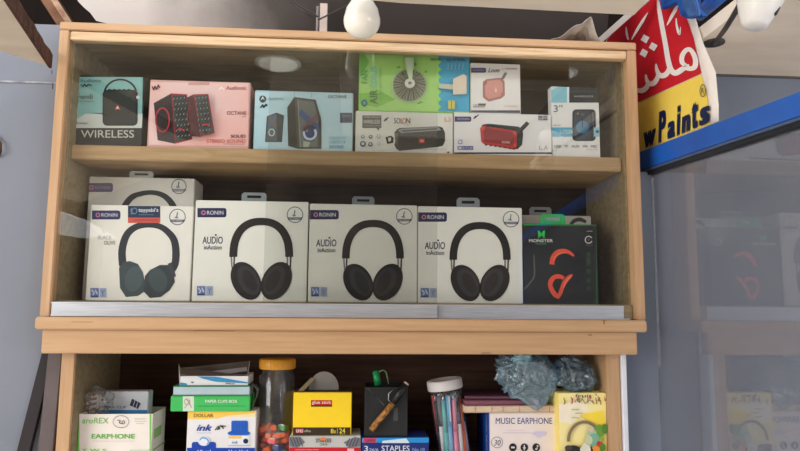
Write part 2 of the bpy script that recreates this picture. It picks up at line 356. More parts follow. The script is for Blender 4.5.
# ------------------------------------------------------------------ blue framed glass door on the right
Xd = 1.138
door = root('door_1', 'blue', 'door', (Xd, .045, 0)); del door['label']; del door['category']; door['kind'] = 'structure'
def zl(y, za=1.8046, zb_=1.7804, ya=.0675, yb=-.3977): return za+(zb_-za)*(y-ya)/(yb-ya)
ya, yb = .110, -1.02
b = MB()
R0 = lambda y: zl(y); R1 = lambda y: zl(y, 1.8454, 1.8151, .0641, -.401)
def D(x, y, z): return Vector((x-Xd, y-.045, z))
b.prism([D(Xd-.0, ya, R0(ya)), D(Xd, yb, R0(yb)), D(Xd, yb, R1(yb)), D(Xd, ya, R1(ya))], (.020, 0, 0), BLUE, .002); 
b.done('top_rail', door)
b = MB()
b.prism([D(Xd-.001, ya, R0(ya)-.013), D(Xd-.001, yb, R0(yb)-.013), D(Xd-.001, yb, R0(yb)), D(Xd-.001, ya, R0(ya))], (.019, 0, 0), RUBBER, .001)
b.prism([D(Xd-.004, ya, R0(ya)-.005), D(Xd-.004, yb, R0(yb)-.005), D(Xd-.004, yb, R0(yb)-.001), D(Xd-.004, ya, R0(ya)-.001)], (.004, 0, 0), mat('gasket_lip', (70, 84, 110), .4), 0)
b.done('gasket', door)
b = MB()
yg = .0498
b.prism([D(Xd+.006, yg, .3), D(Xd+.006, yb, .3), D(Xd+.006, yb, R0(yb)-.008), D(Xd+.006, yg, R0(yg)-.008)], (.005, 0, 0), DOORGLASS); b.done('glass_pane', door)
b = MB(); b.box((0, yb-.045, .2), (.035, 0, .3), BLUE, .002); b.done('bottom_rail', door)
b = MB(); b.box((0, yb-.045-.05, .2), (.035, yb-.045, R1(yb)), BLUE, .002); b.done('door_stile', door)

# ------------------------------------------------------------------ banner on the door
Xb = 1.163
def bfn(px, py, layer):
    p = atx(px, py, Xb-.0001); yy = p.y
    return Vector((Xb-.0012-.00015*layer, yy, p.z))
ban = root('banner', 'torn red and yellow painted banner with white calligraphy above the blue door rail', 'banner', (0, 0, 0))
base = Face(bfn); base.layer = 0
WH = (236, 226, 216)
def strip_poly(F, L, Rr, rgb, n=14):
    """surface between two polylines, finely divided so that it follows the cloth"""
    m = ink(rgb); bb = bmesh.new(); rows = []
    for i in range(len(L)):
        rows.append([bb.verts.new(F.P(L[i][0]+(Rr[i][0]-L[i][0])*k/n, L[i][1]+(Rr[i][1]-L[i][1])*k/n)) for k in range(n+1)])
    for A, B in zip(rows, rows[1:]):
        for k in range(n): bb.faces.new((A[k], A[k+1], B[k+1], B[k]))
    for f in bb.faces: f.smooth = True
    F.mb._merge(bb, m, True); F.layer += 1
strip_poly(base, [(652, -12), (636, 6), (606, 40), (600, 110), (612, 150), (618, 166)], [(668, -12), (692, 6), (704, 44), (716, 72), (719, 105), (719, 121)], WH)
o = base.done('cloth', ban); md = o.modifiers.new('thick', 'SOLIDIFY'); md.thickness = .0012; md.offset = 0
F = Face(bfn); F.layer = 12
RED = (204, 34, 46); YEL = (246, 214, 92)
strip_poly(F, [(652, -10), (637, 6), (608, 40), (602, 119)], [(664, -10), (686, 12), (695, 38), (703, 73.5)], RED)
strip_poly(F, [(602, 120), (606, 140), (612, 164)], [(703, 74.5), (709, 96), (712, 124)], YEL)
F.done('printed_panels', ban)
F = Face(bfn, (600, 0), 395/140); F.layer = 18
W_ = (240, 232, 226)
F.brush([(168, -6), (171, 20), (176, 50), (182, 84), (190, 126), (197, 168), (205, 196), (217, 206), (233, 200), (246, 190), (258, 186)], [4, 10, 13, 14, 14, 15, 16, 16, 14, 13, 10], W_)
F.brush([(194, 72), (206, 50), (218, 28), (230, 2)], [2, 9, 10, 2], W_)
F.brush([(221, 52), (222, 70), (227, 90), (231, 96), (233, 76)], [3, 6, 8, 5, 2], W_)
F.brush([(250, 186), (238, 176), (238, 158), (248, 143), (260, 140), (270, 152), (276, 170), (274, 188), (262, 194), (248, 192), (236, 196), (222, 205)], [9, 14, 14, 13, 12, 14, 15, 15, 13, 13, 14, 12], W_)
F.brush([(200, 176), (201, 194), (194, 208), (183, 214), (172, 210), (166, 196), (164, 180)], [8, 12, 15, 15, 14, 10, 4], W_)
F.brush([(170, 200), (168, 220), (158, 234), (146, 236), (138, 226), (135, 210)], [8, 13, 15, 15, 10, 4], W_)
F.brush([(142, 228), (138, 246), (124, 256), (108, 254)], [8, 14, 15, 10], W_)
for cx, cy in ((133, 110), (156, 132), (130, 150)): F.poly([(cx-3, cy-13), (cx+13, cy-4), (cx+4, cy+13), (cx-12, cy+3)], W_)
F.brush([(80, 76), (82, 96), (86, 112)], [3, 7, 4], W_)
F.brush([(96, 112), (112, 84), (128, 58), (142, 36)], [3, 8, 8, 2], W_)
F.done('calligraphy', ban)
F = Face(bfn, (600, 0), 395/140); F.layer = 18
NV = (22, 34, 72)
def slant(t, x0, yb0, x1, h, yb1): F.text(t, x0, yb0-h, x1, yb0, NV, .03, 0.12, yb1-yb0)
for ch, x0, x1, h, dy in (('w', 128, 163, 47, 0), ('P', 170, 192, 88, 0), ('a', 196, 218, 48, 0), ('i', 223, 234, 84, 0), ('n', 237, 262, 48, 0), ('t', 266, 284, 76, 0), ('s', 288, 318, 50, 0)):
    yb0 = 424-(x0-122)*.40; F.text(ch, x0, yb0-h, x1, yb0, NV, .17, .1, -(x1-x0)*.40)
F.arc(299, 256, 9, 18, 2, NV); F.text('R', 295, 248, 303, 264, NV)
F.done('lettering', ban)
# crumpled blue cloth over the banner's top
def blob(mb, c, s, m, seed, amp=.35, freq=2.2, sub=4, ridge=True):
    b_ = bmesh.new(); bmesh.ops.create_icosphere(b_, subdivisions=sub, radius=1)
    for v in b_.verts:
        n1 = v.co.normalized(); k = noise.noise(n1*freq+Vector((seed, seed*.7, 0))); k2 = 1-2*abs(noise.noise(n1*freq*2.1+Vector((seed*1.9, 3, seed))))
        k3 = 1-2*abs(noise.noise(n1*freq*4.5+Vector((seed*.9, 1, seed))))
        r = 1+amp*k+(amp*.45*(k2-.5)+amp*.2*(k3-.5) if ridge else 0)
        v.co = Vector((n1.x*s[0]*r, n1.y*s[1]*r, n1.z*s[2]*r))+Vector(c)
    mb._merge(b_, m, True)
b = MB(); c = atx(690, 9, Xb-.03)
F2 = [atx(px, py, Xb-.012) for px, py in ((664, -8), (667, 10), (674, 7), (683, 3), (686, 16), (693, 19), (708, 17), (707, 13), (701, 8), (702, -8))]
b.prism(F2, (-.012, 0, 0), mat('blue_cloth', (44, 96, 178), .7, 0, 0, 40, .2, None, (24, 62, 130), .6), .002)
b.prism([atx(px, py, Xb-.03) for px, py in ((684, -6), (686, 10), (692, 18), (702, 16), (700, 6), (696, -6))], (-.006, 0, 0), mat('blue_cloth_fold', (70, 108, 170), .7, 0, 0, 50, .2, None, (60, 84, 130), .6), .002)
o = b.done('blue_rag'); o['label'] = 'torn blue rag tied at the top of the red banner'; o['category'] = 'rag'
b = MB(); b.rod(atx(699, 14, 1.21), atx(724, -8, 1.21), .014, BLUE, 12); o = b.done('blue_bar'); o['label'] = 'short blue painted metal bar slanting behind the top of the banner'; o['category'] = 'bar'
# grey-white batten rising to the right behind the banner
b = MB(); a0 = at(596, 44, .10); a1 = at(652, -6, .0); 
d = (a1-a0).normalized(); n_ = Vector((d.z, 0, -d.x)).normalized()
b.prism([a0-n_*.006, a0+n_*.006, a1+n_*.006, a1-n_*.006], (0, .02, 0), mat('grey_metal_strip', (190, 184, 182), .5)); o = b.done('metal_strip'); o['label'] = 'thin grey metal strip slanting up behind the cabinet beside the banner'; o['category'] = 'strip'
# security camera
cc = at(762, -11, -.45)
t = root('security_camera', 'white tapered security camera hanging under the beige ceiling at the top right', 'camera', cc)
t.scale = (.92, .92, .92); tilt = Matrix.Rotation(.25, 4, 'Y')
b = MB(); b.lathe([(0, -.058), (.012, -.058), (.017, -.054), (.026, -.03), (.0335, -.005), (.036, .03), (.034, .06), (0, .062)], (0, 0, 0), mat('white_plastic_housing', (226, 222, 218), .35, 0, .04, 20), 40, tilt); b.done('housing', t)
b = MB(); b.box((.0185, -.017, -.036), (.0285, -.012, -.022), BLACKP, .001, 1, Matrix.Rotation(.5, 4, 'Y')); b.done('dark_seam', t)
DM = mat('dark_metal_arm', (58, 54, 54), .5); q = lambda v: (v-cc)/.92
b = MB(); p1 = q(at(738, 8, -.44)); p3 = q(atz(714, 44, 2.001)); b.tube([Vector((0, .01, .03)), p1, p1*.5+p3*.5+Vector((.002, 0, 0)), p3], .0042, DM); b.rod(p3, p3+Vector((0, 0, .005)), .02, DM); b.rod((0, 0, .058), (0, 0, (2.0045-cc.z)/.92), .010, DM)
b.done('bracket_arm', t)

# ------------------------------------------------------------------ upper display cabinet
cab = root('display_cabinet', 'wall-hung wooden display cabinet with sliding glass panes and one inner shelf', 'cabinet', (.55, .12, 1.5035))
def cb(name, lo, hi, m, bev=.0015, parent=cab):
    mb = MB(); o = Vector((.55, .12, 1.5035)) if parent is cab else parent
    mb.box(Vector(lo)-Vector((.55, .12, 1.5035)), Vector(hi)-Vector((.55, .12, 1.5035)), m, bev, 2); return mb.done(name, cab)
cb('side_panel', (0, 0, 1.5035), (.0175, .25, 2.03), WOODV)
cb('side_panel', (1.0815, 0, 1.5035), (1.10, .25, 2.03), WOODV)
cb('top_panel', (0, -.001, 2.0305), (1.10, .25, 2.0455), WOOD)
cb('top_track', (.018, .003, 2.0125), (1.081, .021, 2.0295), WOODP)
cb('ceiling_lining', (.018, .022, 2.0240), (1.081, .24, 2.0300), PLY, 0)
cb('inner_lining', (.018, .022, 1.532), (.021, .24, 2.024), PLY, 0); cb('inner_lining', (1.078, .022, 1.532), (1.081, .24, 2.024), PLY, 0)
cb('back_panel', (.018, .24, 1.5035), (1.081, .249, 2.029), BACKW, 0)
cb('floor_board', (.018, .012, 1.5035), (1.081, .24, 1.5315), PLY)
cb('shelf', (.0215, .034, 1.7935), (1.0775, .239, 1.8215), SHELFW, .002)
# glass panes with aluminium rails
xl = at(437, 250, .008).x; xr = at(266, 200, .0145).x
OF = Vector((.55, .12, 1.5035))
def pane(x0, x1, y, zr0, zr1, xa, xb, lbl):
    g = MB(); g.box(Vector((x0, y, 1.506))-OF, Vector((x1, y+.004, 2.0125))-OF, GLASS, 0); g = g.done('sliding_pane', cab, label=lbl)
    r = MB(); r.box(Vector((xa, y-.004, zr0))-OF, Vector((xb, y-.0005, zr1))-OF, ALU, .0006)
    r.box(Vector((xa, y-.0050, zr0))-OF, Vector((xb, y-.004, zr0+.0035))-OF, ALU, .0002); r.box(Vector((xa, y-.0048, zr1-.003))-OF, Vector((xb, y-.004, zr1))-OF, ALU, .0002); r.done('aluminium_rail', g)
pane(.0185, xl, .0062, 1.5040, 1.5290, .0185, xl, 'left sliding pane, in front')
pane(xr, 1.0640, .0145, 1.5040, 1.5290, xl+.001, 1.0625, 'right sliding pane, behind')
cb('bottom_track', (xl+.001, .000, 1.5036), (1.0700, .009, 1.5058), ALU, .0003)

# ------------------------------------------------------------------ lower shelf unit with the ledge
low = root('shelf_unit', 'open wooden shelf unit with a deep front ledge below the display cabinet', 'shelf unit', (.55, .12, 0))
OL = Vector((.55, .12, 0))
def lb(name, lo, hi, m, bev=.0015):
    mb = MB(); mb.box(Vector(lo)-OL, Vector(hi)-OL, m, bev, 2); return mb.done(name, low)
lb('ledge_top', (.0030, -.022, 1.4815), (1.0925, .262, 1.5030), WOOD, .0025)
lb('fascia', (.0125, -.012, 1.4400), (1.0765, .012, 1.4812), WOOD)
lb('side_panel', (.0360, .016, 0), (.0600, .26, 1.4812), WOODV); lb('side_panel', (1.0275, .016, 0), (1.0540, .26, 1.4812), WOODV)
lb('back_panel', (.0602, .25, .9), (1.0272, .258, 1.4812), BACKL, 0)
lb('lining_panel', (.0602, .020, 1.2235), (.0612, .249, 1.4812), PLY, 0)
lb('shelf_board', (.0602, .020, 1.203), (1.0272, .2495, 1.2230), mat('worn_shelf', (120, 92, 72), .6, 0, 0, 8, .3, (1, 5, 8), (84, 62, 48)))
b = MB(); b.box((1.0546, .010, 0), (1.0640, .045, 1.4810), mat('white_pvc', (226, 230, 240), .4), .001); o = b.done('conduit_strip'); o['label'] = 'narrow white vertical trunking strip against the right post of the lower shelf unit'; o['category'] = 'trunking'
# small nicks, nails on the wood
b = MB()
for px, py, s_ in ((53, 86, 1), (52, 72, .7)): b.box(at(px-1*s_, py+3*s_, -.0001)-OF, at(px+.6*s_, py-3*s_, .0005)-OF, RUST)
b.done('rust_mark', cab)
for (px, py, w_, h_) in ((590, 335, 4, 1.2), (604, 322, 1.5, 5), (486, 353, 9, .8), (82, 322, 20, .5), (214, 331, 40, .4)):
    p = at(px, py, -.0121 if py > 330 else -.0221); b = MB(); b.box((p.x-w_*.0009-OL.x, p.y-.0002-OL.y, p.z-h_*.0009), (p.x+w_*.0009-OL.x, p.y+.0006-OL.y, p.z+h_*.0009), mat('scratch_dark', (150, 106, 70), .7)); b.done('scratch', low)
# dark planks leaning left of the lower unit
for i, (tx, bx, wd, Y, c_, lbl) in enumerate(((50, 25, 7, .039, (40, 34, 36), 'dark brown plank leaning against the wall, left of the two planks'), (57, 47, 8, .024, (104, 92, 92), 'greyer plank leaning between the dark plank and the lower shelf unit'))):
    T = at(tx, 352, Y); B_ = at(bx, 451, Y); dd = (B_-T); dn = dd.normalized(); L = (T.z-0)/(-dn.z)
    Bf = T+dn*L*.75; b = MB(); hw = Vector((wd/660*1.25, 0, 0)) 
    T = T+Vector((0, 0, .005))
    b.prism([T-hw, T+hw*.6, Bf+hw, Bf-hw*1.2], (0, .010, 0), mat('plank_%d' % i, c_, .7, 0, .2, 10), .001)
    o = b.done('wooden_plank'); o['label'] = lbl; o['category'] = 'plank'
b = MB(); p = at(1, 146, .046); b.tube([p+Vector((-.012, 0, .02)), p+Vector((.001, -.004, .004)), p+Vector((.002, -.004, -.012)), p+Vector((-.004, .002, -.02))], .0025, RUST); o = b.done('wall_hook'); o['label'] = 'small rusty hook on the left grey wall'; o['category'] = 'hook'

# ------------------------------------------------------------------ bulb and the fittings above the cabinet
bc = at(362, 19, -.1)
t = root('light_bulb', 'unlit milky white light bulb hanging in front of the cabinet top', 'light bulb', bc)
b = MB(); prof = [(0, -.0345)]+[(.0325*math.sin(a), -.004-.0305*math.cos(a)) for a in [i*PI/18 for i in range(1, 12)]]+[(.0285, .017), (.0225, .027), (.0180, .036), (.0155, .040), (.0145, .046), (0, .046)]
b.lathe(prof, (0, 0, 0), mat('milky_glass', (244, 238, 226), .12, 0, .01, 10, .6), 48); b.done('glass_envelope', t)
b = MB(); b.lathe([(0, .046), (.0145, .046), (.0150, .058), (.0135, .072), (0, .072)], (0, 0, 0), mat('bulb_cap', (190, 186, 180), .3, .8), 32); b.done('cap', t)
b = MB(); b.lathe([(.0165, .058), (.019, .06), (.019, .098), (.008, .104), (0, .104)], (0, 0, 0), BLACKP, 32); b.tube([(0, 0, .10), (.004, .01, .2), (0, .02, .44)], .003, BLACKP); b.done('lamp_holder', t)
b = MB(); p0 = at(316, 24, .06); b.box((at(320, 10, .06).x, .055, 2.047), (at(327.5, 10, .06).x, .068, 2.128), mat('pale_conduit', (196, 178, 170), .5), .001)
o = b.done('conduit'); o['label'] = 'pale upright conduit above the cabinet beside the bulb'; o['category'] = 'conduit'
b = MB(); p1 = at(317.5, 22, .07)
b.tube([Vector((p1.x, .07, 2.048)), Vector((p1.x, .07, 2.127))], .0032, mat('grey_cable', (150, 140, 140), .5))
o = b.done('grey_cable'); o['label'] = 'grey cable running up close to the pale conduit'; o['category'] = 'cable'
b = MB()
for pts in ([(286, -4), (300, 6), (314, 14), (318, 17)], [(318, 20), (330, 14), (346, 6), (352, 2)], [(290, 2), (304, 12), (312, 16)]): b.tube([at(x, y, .04) for x, y in pts], .0016, mat('black_wire', (60, 56, 58), .6))
o = b.done('wires'); o['label'] = 'thin dark wires crossing at the pale conduit above the cabinet'; o['category'] = 'wires'; o.name = 'loose_wire'
# crumpled paper on top of the cabinet
t = root('crumpled_paper', 'crumpled grey-white sheet of paper lying on top of the cabinet', 'paper', (at(569, 38, .03).x, .048, 2.046))
b = MB(); b2 = bmesh.new(); nx, ny = 26, 14; gr = []
PM = mat('old_paper', (206, 198, 190), .8, 0, 0, 30, .2, None, (176, 168, 160))
for i in range(nx+1):
    row = []
    for j in range(ny+1):
        u = i/nx; v = j/ny
        px_ = -.045+.098*u; hump = .036*math.exp(-((u-.72)/.17)**2)+.020*math.exp(-((u-.42)/.18)**2)
        z_ = hump*(1-.55*v)+.004*noise.noise(Vector((u*7, v*5, 2)))*(.3+u)+.002
        row.append(b2.verts.new((px_+.006*noise.noise(Vector((u*4, v*6, 7))), -.045+.08*v-.02*hump/.03, max(z_, .0008))))
    gr.append(row)
for i in range(nx):
    for j in range(ny): b2.faces.new((gr[i][j], gr[i+1][j], gr[i+1][j+1], gr[i][j+1]))
b._merge(b2, PM, False); o = b.done('sheet', t); md = o.modifiers.new('thick', 'SOLIDIFY'); md.thickness = .0006; md.offset = 1

# ================================================================== stock on the upper shelf
ZS = 1.8220
YS = .045
BLK = (30, 32, 34)
# --- teal wireless speaker box
c = Carton('speaker_box', 'teal box of a black carry-handle wireless speaker, leftmost on the upper shelf', 'box', (76, 76, 143, 146), .050, .085, ZS, (36, 42, 44), 'boxes on the upper shelf')
f = c.face((60, 60), 5.01); f.rect(72, 84, 415, 341, (128, 178, 176)); f.poly([(72, 300), (130, 268), (250, 272), (330, 262), (415, 270), (415, 341), (72, 341)], (196, 202, 198)); f.rect(72, 341, 415, 425, (40, 46, 48)); f.done('printed_panels', c.root)
f = c.face((60, 60), 5.01); f.layer = 6
f.arc(303, 170, 84, 76, 9, BLK, 178, 362, 30); f.rrect(214, 150, 390, 330, 24, (34, 38, 38)); f.rrect(222, 158, 378, 322, 18, (44, 50, 48))
for x in range(250, 365, 24): f.ell(x, 152, 9, 6, BLK)
f.ell(392, 188, 9, 9, (196, 200, 200)); f.poly([(276, 250), (290, 226), (304, 250), (296, 250), (290, 240), (284, 250)], (220, 80, 60)); f.poly([(283, 245), (290, 232), (297, 245)], (226, 222, 214)); f.arc(372, 176, 22, 22, 2, (180, 70, 60), -80, 10, 10)
f.done('speaker_picture', c.root)
f = c.face((60, 60), 5.01); f.layer = 7
f.text('WIRELESS', 106, 352, 372, 390, (190, 190, 180), .02); f.text('Audionic', 100, 96, 208, 112, (60, 84, 88)); f.text('Fendi', 88, 172, 165, 196, (50, 74, 80), .02); f.text('WIRELESS SPEAKER', 90, 204, 172, 212, (80, 104, 108)); f.text('Bluetooth', 84, 310, 140, 322, (50, 56, 60))
f.line([(106, 124), (118, 136), (124, 122), (134, 134), (142, 124), (160, 128)], 5, (28, 40, 44)); f.done('lettering', c.root)
# --- pink stereo speaker box
c = Carton('speaker_box', 'pink box picturing two dark red-edged stereo speakers on the upper shelf', 'box', (148.5, 81, 249.5, 147), YS, .095, ZS, (216, 168, 162), 'boxes on the upper shelf', rz=0)
PK = mat('pink_print', (236, 176, 168), .4, 0, 0, 9, .4, None, (228, 200, 200))
f = c.face((145, 70), 5.125); f.poly([(22, 62), (530, 58), (530, 390), (20, 384)], PK); f.rect(222, 60, 330, 78, (206, 156, 150)); f.done('printed_panel', c.root)
f = c.face((145, 70), 5.125); f.layer = 4
f.poly([(45, 170), (135, 120), (155, 378), (65, 360)], (52, 46, 50)); f.poly([(135, 120), (215, 125), (243, 355), (155, 378)], (150, 44, 50)); f.poly([(141, 128), (211, 131), (236, 350), (159, 370)], (62, 70, 70))
for r_ in range(8):
    for q in range(4):
        x = 150+q*18+r_*3+(9 if r_ % 2 else 0)*.9; y = 146+r_*28-q*1.5; f.poly([(x-8, y), (x, y-15), (x+8, y), (x, y+15)], (34, 38, 40)); f.poly([(x-6, y+4), (x, y-6), (x+3, y), (x-2, y+9)], (128, 132, 130))
f.arc(96, 262, 38, 64, 7, (176, 50, 54)); f.ell(96, 262, 26, 48, (40, 36, 38))
f.poly([(220, 148), (255, 132), (290, 348), (245, 345)], (84, 50, 54)); f.poly([(255, 132), (330, 130), (362, 330), (290, 348)], (160, 56, 58)); f.poly([(261, 137), (326, 135), (356, 326), (294, 341)], (74, 80, 80))
for r_ in range(7):
    for q in range(4):
        x = 268+q*17+r_*4; y = 152+r_*28-q*2; f.poly([(x-7, y), (x, y-13), (x+7, y), (x, y+13)], (44, 46, 48)); f.poly([(x-5, y+3), (x, y-6), (x+3, y), (x-2, y+8)], (136, 138, 136))
f.line([(175, 320), (192, 310), (212, 324)], 6, (200, 60, 60)); f.line([(305, 296), (320, 286), (338, 298)], 6, (200, 60, 60)); f.arc(240, 250, 14, 40, 3, (190, 60, 60), 90, 270)
f.arc(362, 192, 14, 24, 2, (236, 224, 222), -60, 60, 10); f.arc(366, 192, 24, 34, 2, (236, 224, 222), -60, 60, 10); f.done('speaker_picture', c.root)
f = c.face((145, 70), 5.125); f.layer = 5
f.poly([(376, 100), (392, 84), (412, 104), (402, 104), (393, 95), (386, 104)], (246, 236, 232)); f.text('Audionic', 416, 82, 520, 102, (150, 84, 76), .02); f.text('OCTANE', 420, 212, 520, 230, (110, 52, 60), .03); f.text('5.0', 498, 236, 518, 244, (110, 52, 60))
f.text('SOLID', 440, 332, 516, 348, (66, 44, 48), .05); f.text('STEREO SOUND', 316, 356, 516, 374, (206, 96, 90), .02); f.text('MULTIMEDIA SPEAKERS', 404, 378, 512, 384, (170, 100, 96)); f.line([(38, 86), (46, 104), (52, 84), (60, 100), (70, 78), (76, 92)], 6, (70, 40, 42)); f.done('lettering', c.root)
# --- pale blue speaker box
c = Carton('speaker_box', 'pale blue box picturing one small and one large grey speaker on the upper shelf', 'box', (254, 91.5, 353, 151), YS, .08, ZS, (168, 198, 208), 'boxes on the upper shelf')
f = c.face((250, 80), 5.636); f.poly([(22, 68), (250, 66), (575, 58), (575, 402), (22, 390)], mat('pale_blue_print', (196, 222, 230), .4, 0, 0, 8, .4, None, (172, 206, 220))); f.rect(248, 64, 252, 98, (150, 178, 188)); f.rect(346, 62, 350, 100, (150, 178, 188)); f.done('printed_panel', c.root)
f = c.face((250, 80), 5.636); f.layer = 5
f.poly([(95, 205), (150, 184), (192, 200), (180, 350), (85, 350)], (70, 74, 74)); f.poly([(104, 208), (148, 192), (152, 345), (92, 345)], (96, 104, 108)); f.arc(122, 296, 18, 22, 6, (190, 214, 218)); f.line([(108, 260), (146, 206)], 12, (90, 110, 140)); f.line([(108, 212), (146, 262)], 8, (130, 100, 104))
f.poly([(210, 155), (250, 97), (272, 388), (215, 372)], (58, 58, 56)); f.poly([(250, 97), (370, 112), (402, 225), (402, 388), (270, 388)], (82, 82, 76)); f.poly([(268, 112), (360, 124), (386, 225), (378, 378), (286, 378)], (110, 116, 112)); f.line([(286, 186), (386, 274)], 34, (74, 92, 136)); f.line([(386, 200), (298, 280)], 30, (120, 88, 92)); f.ell(338, 302, 44, 46, (56, 60, 78)); f.arc(338, 302, 40, 40, 13, (196, 210, 236), -40, 200); f.ell(330, 298, 20, 20, (30, 60, 130)); f.ell(322, 288, 6, 6, (220, 120, 60)); f.line([(270, 112), (284, 382)], 5, (150, 150, 140)); f.line([(362, 116), (392, 226), (390, 380)], 5, (60, 60, 58)); f.poly([(300, 345), (340, 352), (330, 380), (300, 380)], (170, 178, 160)); f.done('speaker_picture', c.root)
f = c.face((250, 80), 5.636); f.layer = 5
f.ell(72, 108, 20, 20, (60, 70, 76)); f.poly([(60, 116), (72, 92), (84, 116), (72, 104)], (240, 244, 246)); f.text('Audionic', 102, 96, 190, 114, (110, 142, 150)); f.text('OCTANE', 440, 86, 545, 104, (86, 96, 106), .03); f.rect(508, 186, 575, 242, (66, 76, 96)); f.rect(516, 196, 568, 212, (100, 110, 130)); f.line([(60, 156), (72, 140), (78, 156), (90, 138), (96, 146)], 7, (30, 38, 48))
f.text('FUSION OF', 444, 320, 540, 334, (120, 176, 200)); f.text('LIGHTS &', 446, 342, 540, 358, (110, 170, 200), .02); f.text('SOUND', 446, 368, 528, 386, (84, 160, 204), .05); f.done('lettering', c.root)
# --- white bar speaker box
c4 = Carton('speaker_box', 'long white box picturing a black rounded bar speaker under the green fan box', 'box', (355.5, 112, 453, 152.5), YS, .10, ZS, (226, 224, 216), 'boxes on the upper shelf')
c = c4; f = c.face((350, 105), 7.27); f.layer = 2
f.rect(90, 76, 228, 168, (84, 88, 86)); f.poly([(190, 166), (216, 166), (208, 188)], (84, 88, 86)); f.rect(98, 84, 220, 94, (150, 152, 148)); f.rect(98, 146, 220, 156, (130, 132, 130)); f.text('WIRELESS', 96, 108, 218, 136, (206, 206, 200), .05)
for x, y, r_, cl in ((94, 232, 14, (150, 156, 160)), (150, 232, 14, (96, 92, 86)), (208, 230, 16, (176, 178, 172)), (94, 284, 22, (86, 110, 140)), (148, 288, 16, (60, 84, 112)), (208, 284, 14, (190, 192, 188))): f.ell(x, y, r_, r_, cl); f.ell(x, y-2, r_*.5, r_*.5, (220, 222, 218))
f.done('icons', c.root)
f = c.face((350, 105), 7.27); f.layer = 3
f.poly([(258, 234), (300, 222), (318, 240), (314, 276), (270, 284)], (40, 42, 42)); f.poly([(276, 240), (298, 236), (298, 262), (280, 266)], (226, 224, 216)); f.poly([(340, 180), (360, 168), (640, 156), (672, 164), (690, 200), (692, 260), (676, 296), (640, 306), (360, 334), (336, 318), (322, 290), (330, 262), (322, 200)], (44, 46, 46)); f.poly([(350, 184), (380, 172), (640, 160), (664, 184), (372, 206)], (150, 156, 156)); f.poly([(370, 186), (630, 168), (640, 178), (380, 198)], (70, 74, 76)); f.poly([(328, 200), (350, 210), (346, 296), (330, 284)], (90, 96, 98)); f.rect(504, 246, 540, 278, (206, 60, 56)); f.rect(510, 256, 534, 268, (236, 150, 140)); f.line([(480, 322), (700, 322)], 3, (150, 160, 170)); f.done('speaker_picture', c.root)
f = c.face((350, 105), 7.27); f.layer = 3
f.text('SOL', 320, 94, 384, 136, (86, 66, 60), .04); f.text('O', 378, 96, 408, 136, (214, 84, 66), .04); f.text('N', 408, 96, 438, 136, (86, 66, 60), .04); f.text('speaker', 392, 142, 436, 152, (120, 110, 104)); f.text('5.3', 684, 92, 730, 124, (232, 170, 130), .04); f.line([(248, 118), (262, 100), (258, 114), (276, 92)], 8, (50, 52, 54)); f.rect(706, 340, 722, 350, (40, 44, 50)); f.done('lettering', c.root)
# --- red rugged speaker box
c5 = Carton('speaker_box', 'long white box picturing a red rugged speaker with a strap on the upper shelf', 'box', (454, 113.5, 551.5, 155), YS, .10, ZS, (228, 226, 226), 'boxes on the upper shelf')
c = c5; f = c.face((450, 105), 7.27); f.layer = 2; f.rect(22, 344, 740, 356, (44, 50, 84)); f.rrect(34, 84, 154, 122, 10, (52, 54, 96), (0, 1, 1, 0)); f.text('RONIN', 54, 94, 140, 110, (170, 170, 196), .03)
f.line([(172, 100), (186, 82), (182, 94), (206, 72)], 8, (44, 46, 50)); f.rect(640, 78, 672, 94, (120, 120, 130)); f.rect(676, 78, 708, 94, (140, 140, 148)); f.rect(640, 98, 672, 112, (140, 140, 148)); f.rect(676, 98, 708, 112, (110, 110, 122))
f.line([(60, 262), (60, 282), (86, 282), (86, 256), (64, 256)], 5, (120, 120, 170)); f.rect(54, 300, 168, 326, (84, 84, 140)); f.rect(60, 304, 84, 322, (190, 190, 214)); f.text('R-9100', 92, 306, 162, 320, (216, 216, 230)); f.line([(650, 300), (650, 324), (676, 324)], 4, (130, 140, 130)); f.line([(684, 324), (694, 300), (704, 324)], 4, (150, 120, 90)); f.done('lettering', c.root)
f = c.face((450, 105), 7.27); f.layer = 3
f.poly([(500, 176), (556, 118), (578, 136), (528, 190)], (44, 44, 46)); f.poly([(225, 156), (240, 142), (280, 136), (500, 158), (524, 176), (532, 210), (524, 290), (490, 322), (460, 318), (480, 200)], (38, 54, 52)); f.poly([(218, 168), (244, 150), (470, 188), (486, 208), (482, 318), (462, 326), (244, 284), (226, 264)], (190, 52, 52)); f.poly([(238, 172), (262, 164), (458, 200), (468, 214), (464, 300), (250, 268)], (138, 44, 48))
for k in range(7): f.ell(278+k*34, 156+k*3.4, 12, 7, (26, 38, 38)); f.ell(262+k*34, 290+k*5, 10, 6, (30, 40, 40))
for x, y in ((466, 204), (470, 294), (238, 172)): f.ell(x, y, 14, 14, (214, 66, 60))
f.text('RONIN', 376, 262, 432, 280, (226, 190, 186), .03, 0, 4); f.line([(496, 210), (520, 206)], 5, (100, 60, 58)); f.line([(496, 250), (522, 246)], 5, (80, 90, 88)); f.done('speaker_picture', c.root)
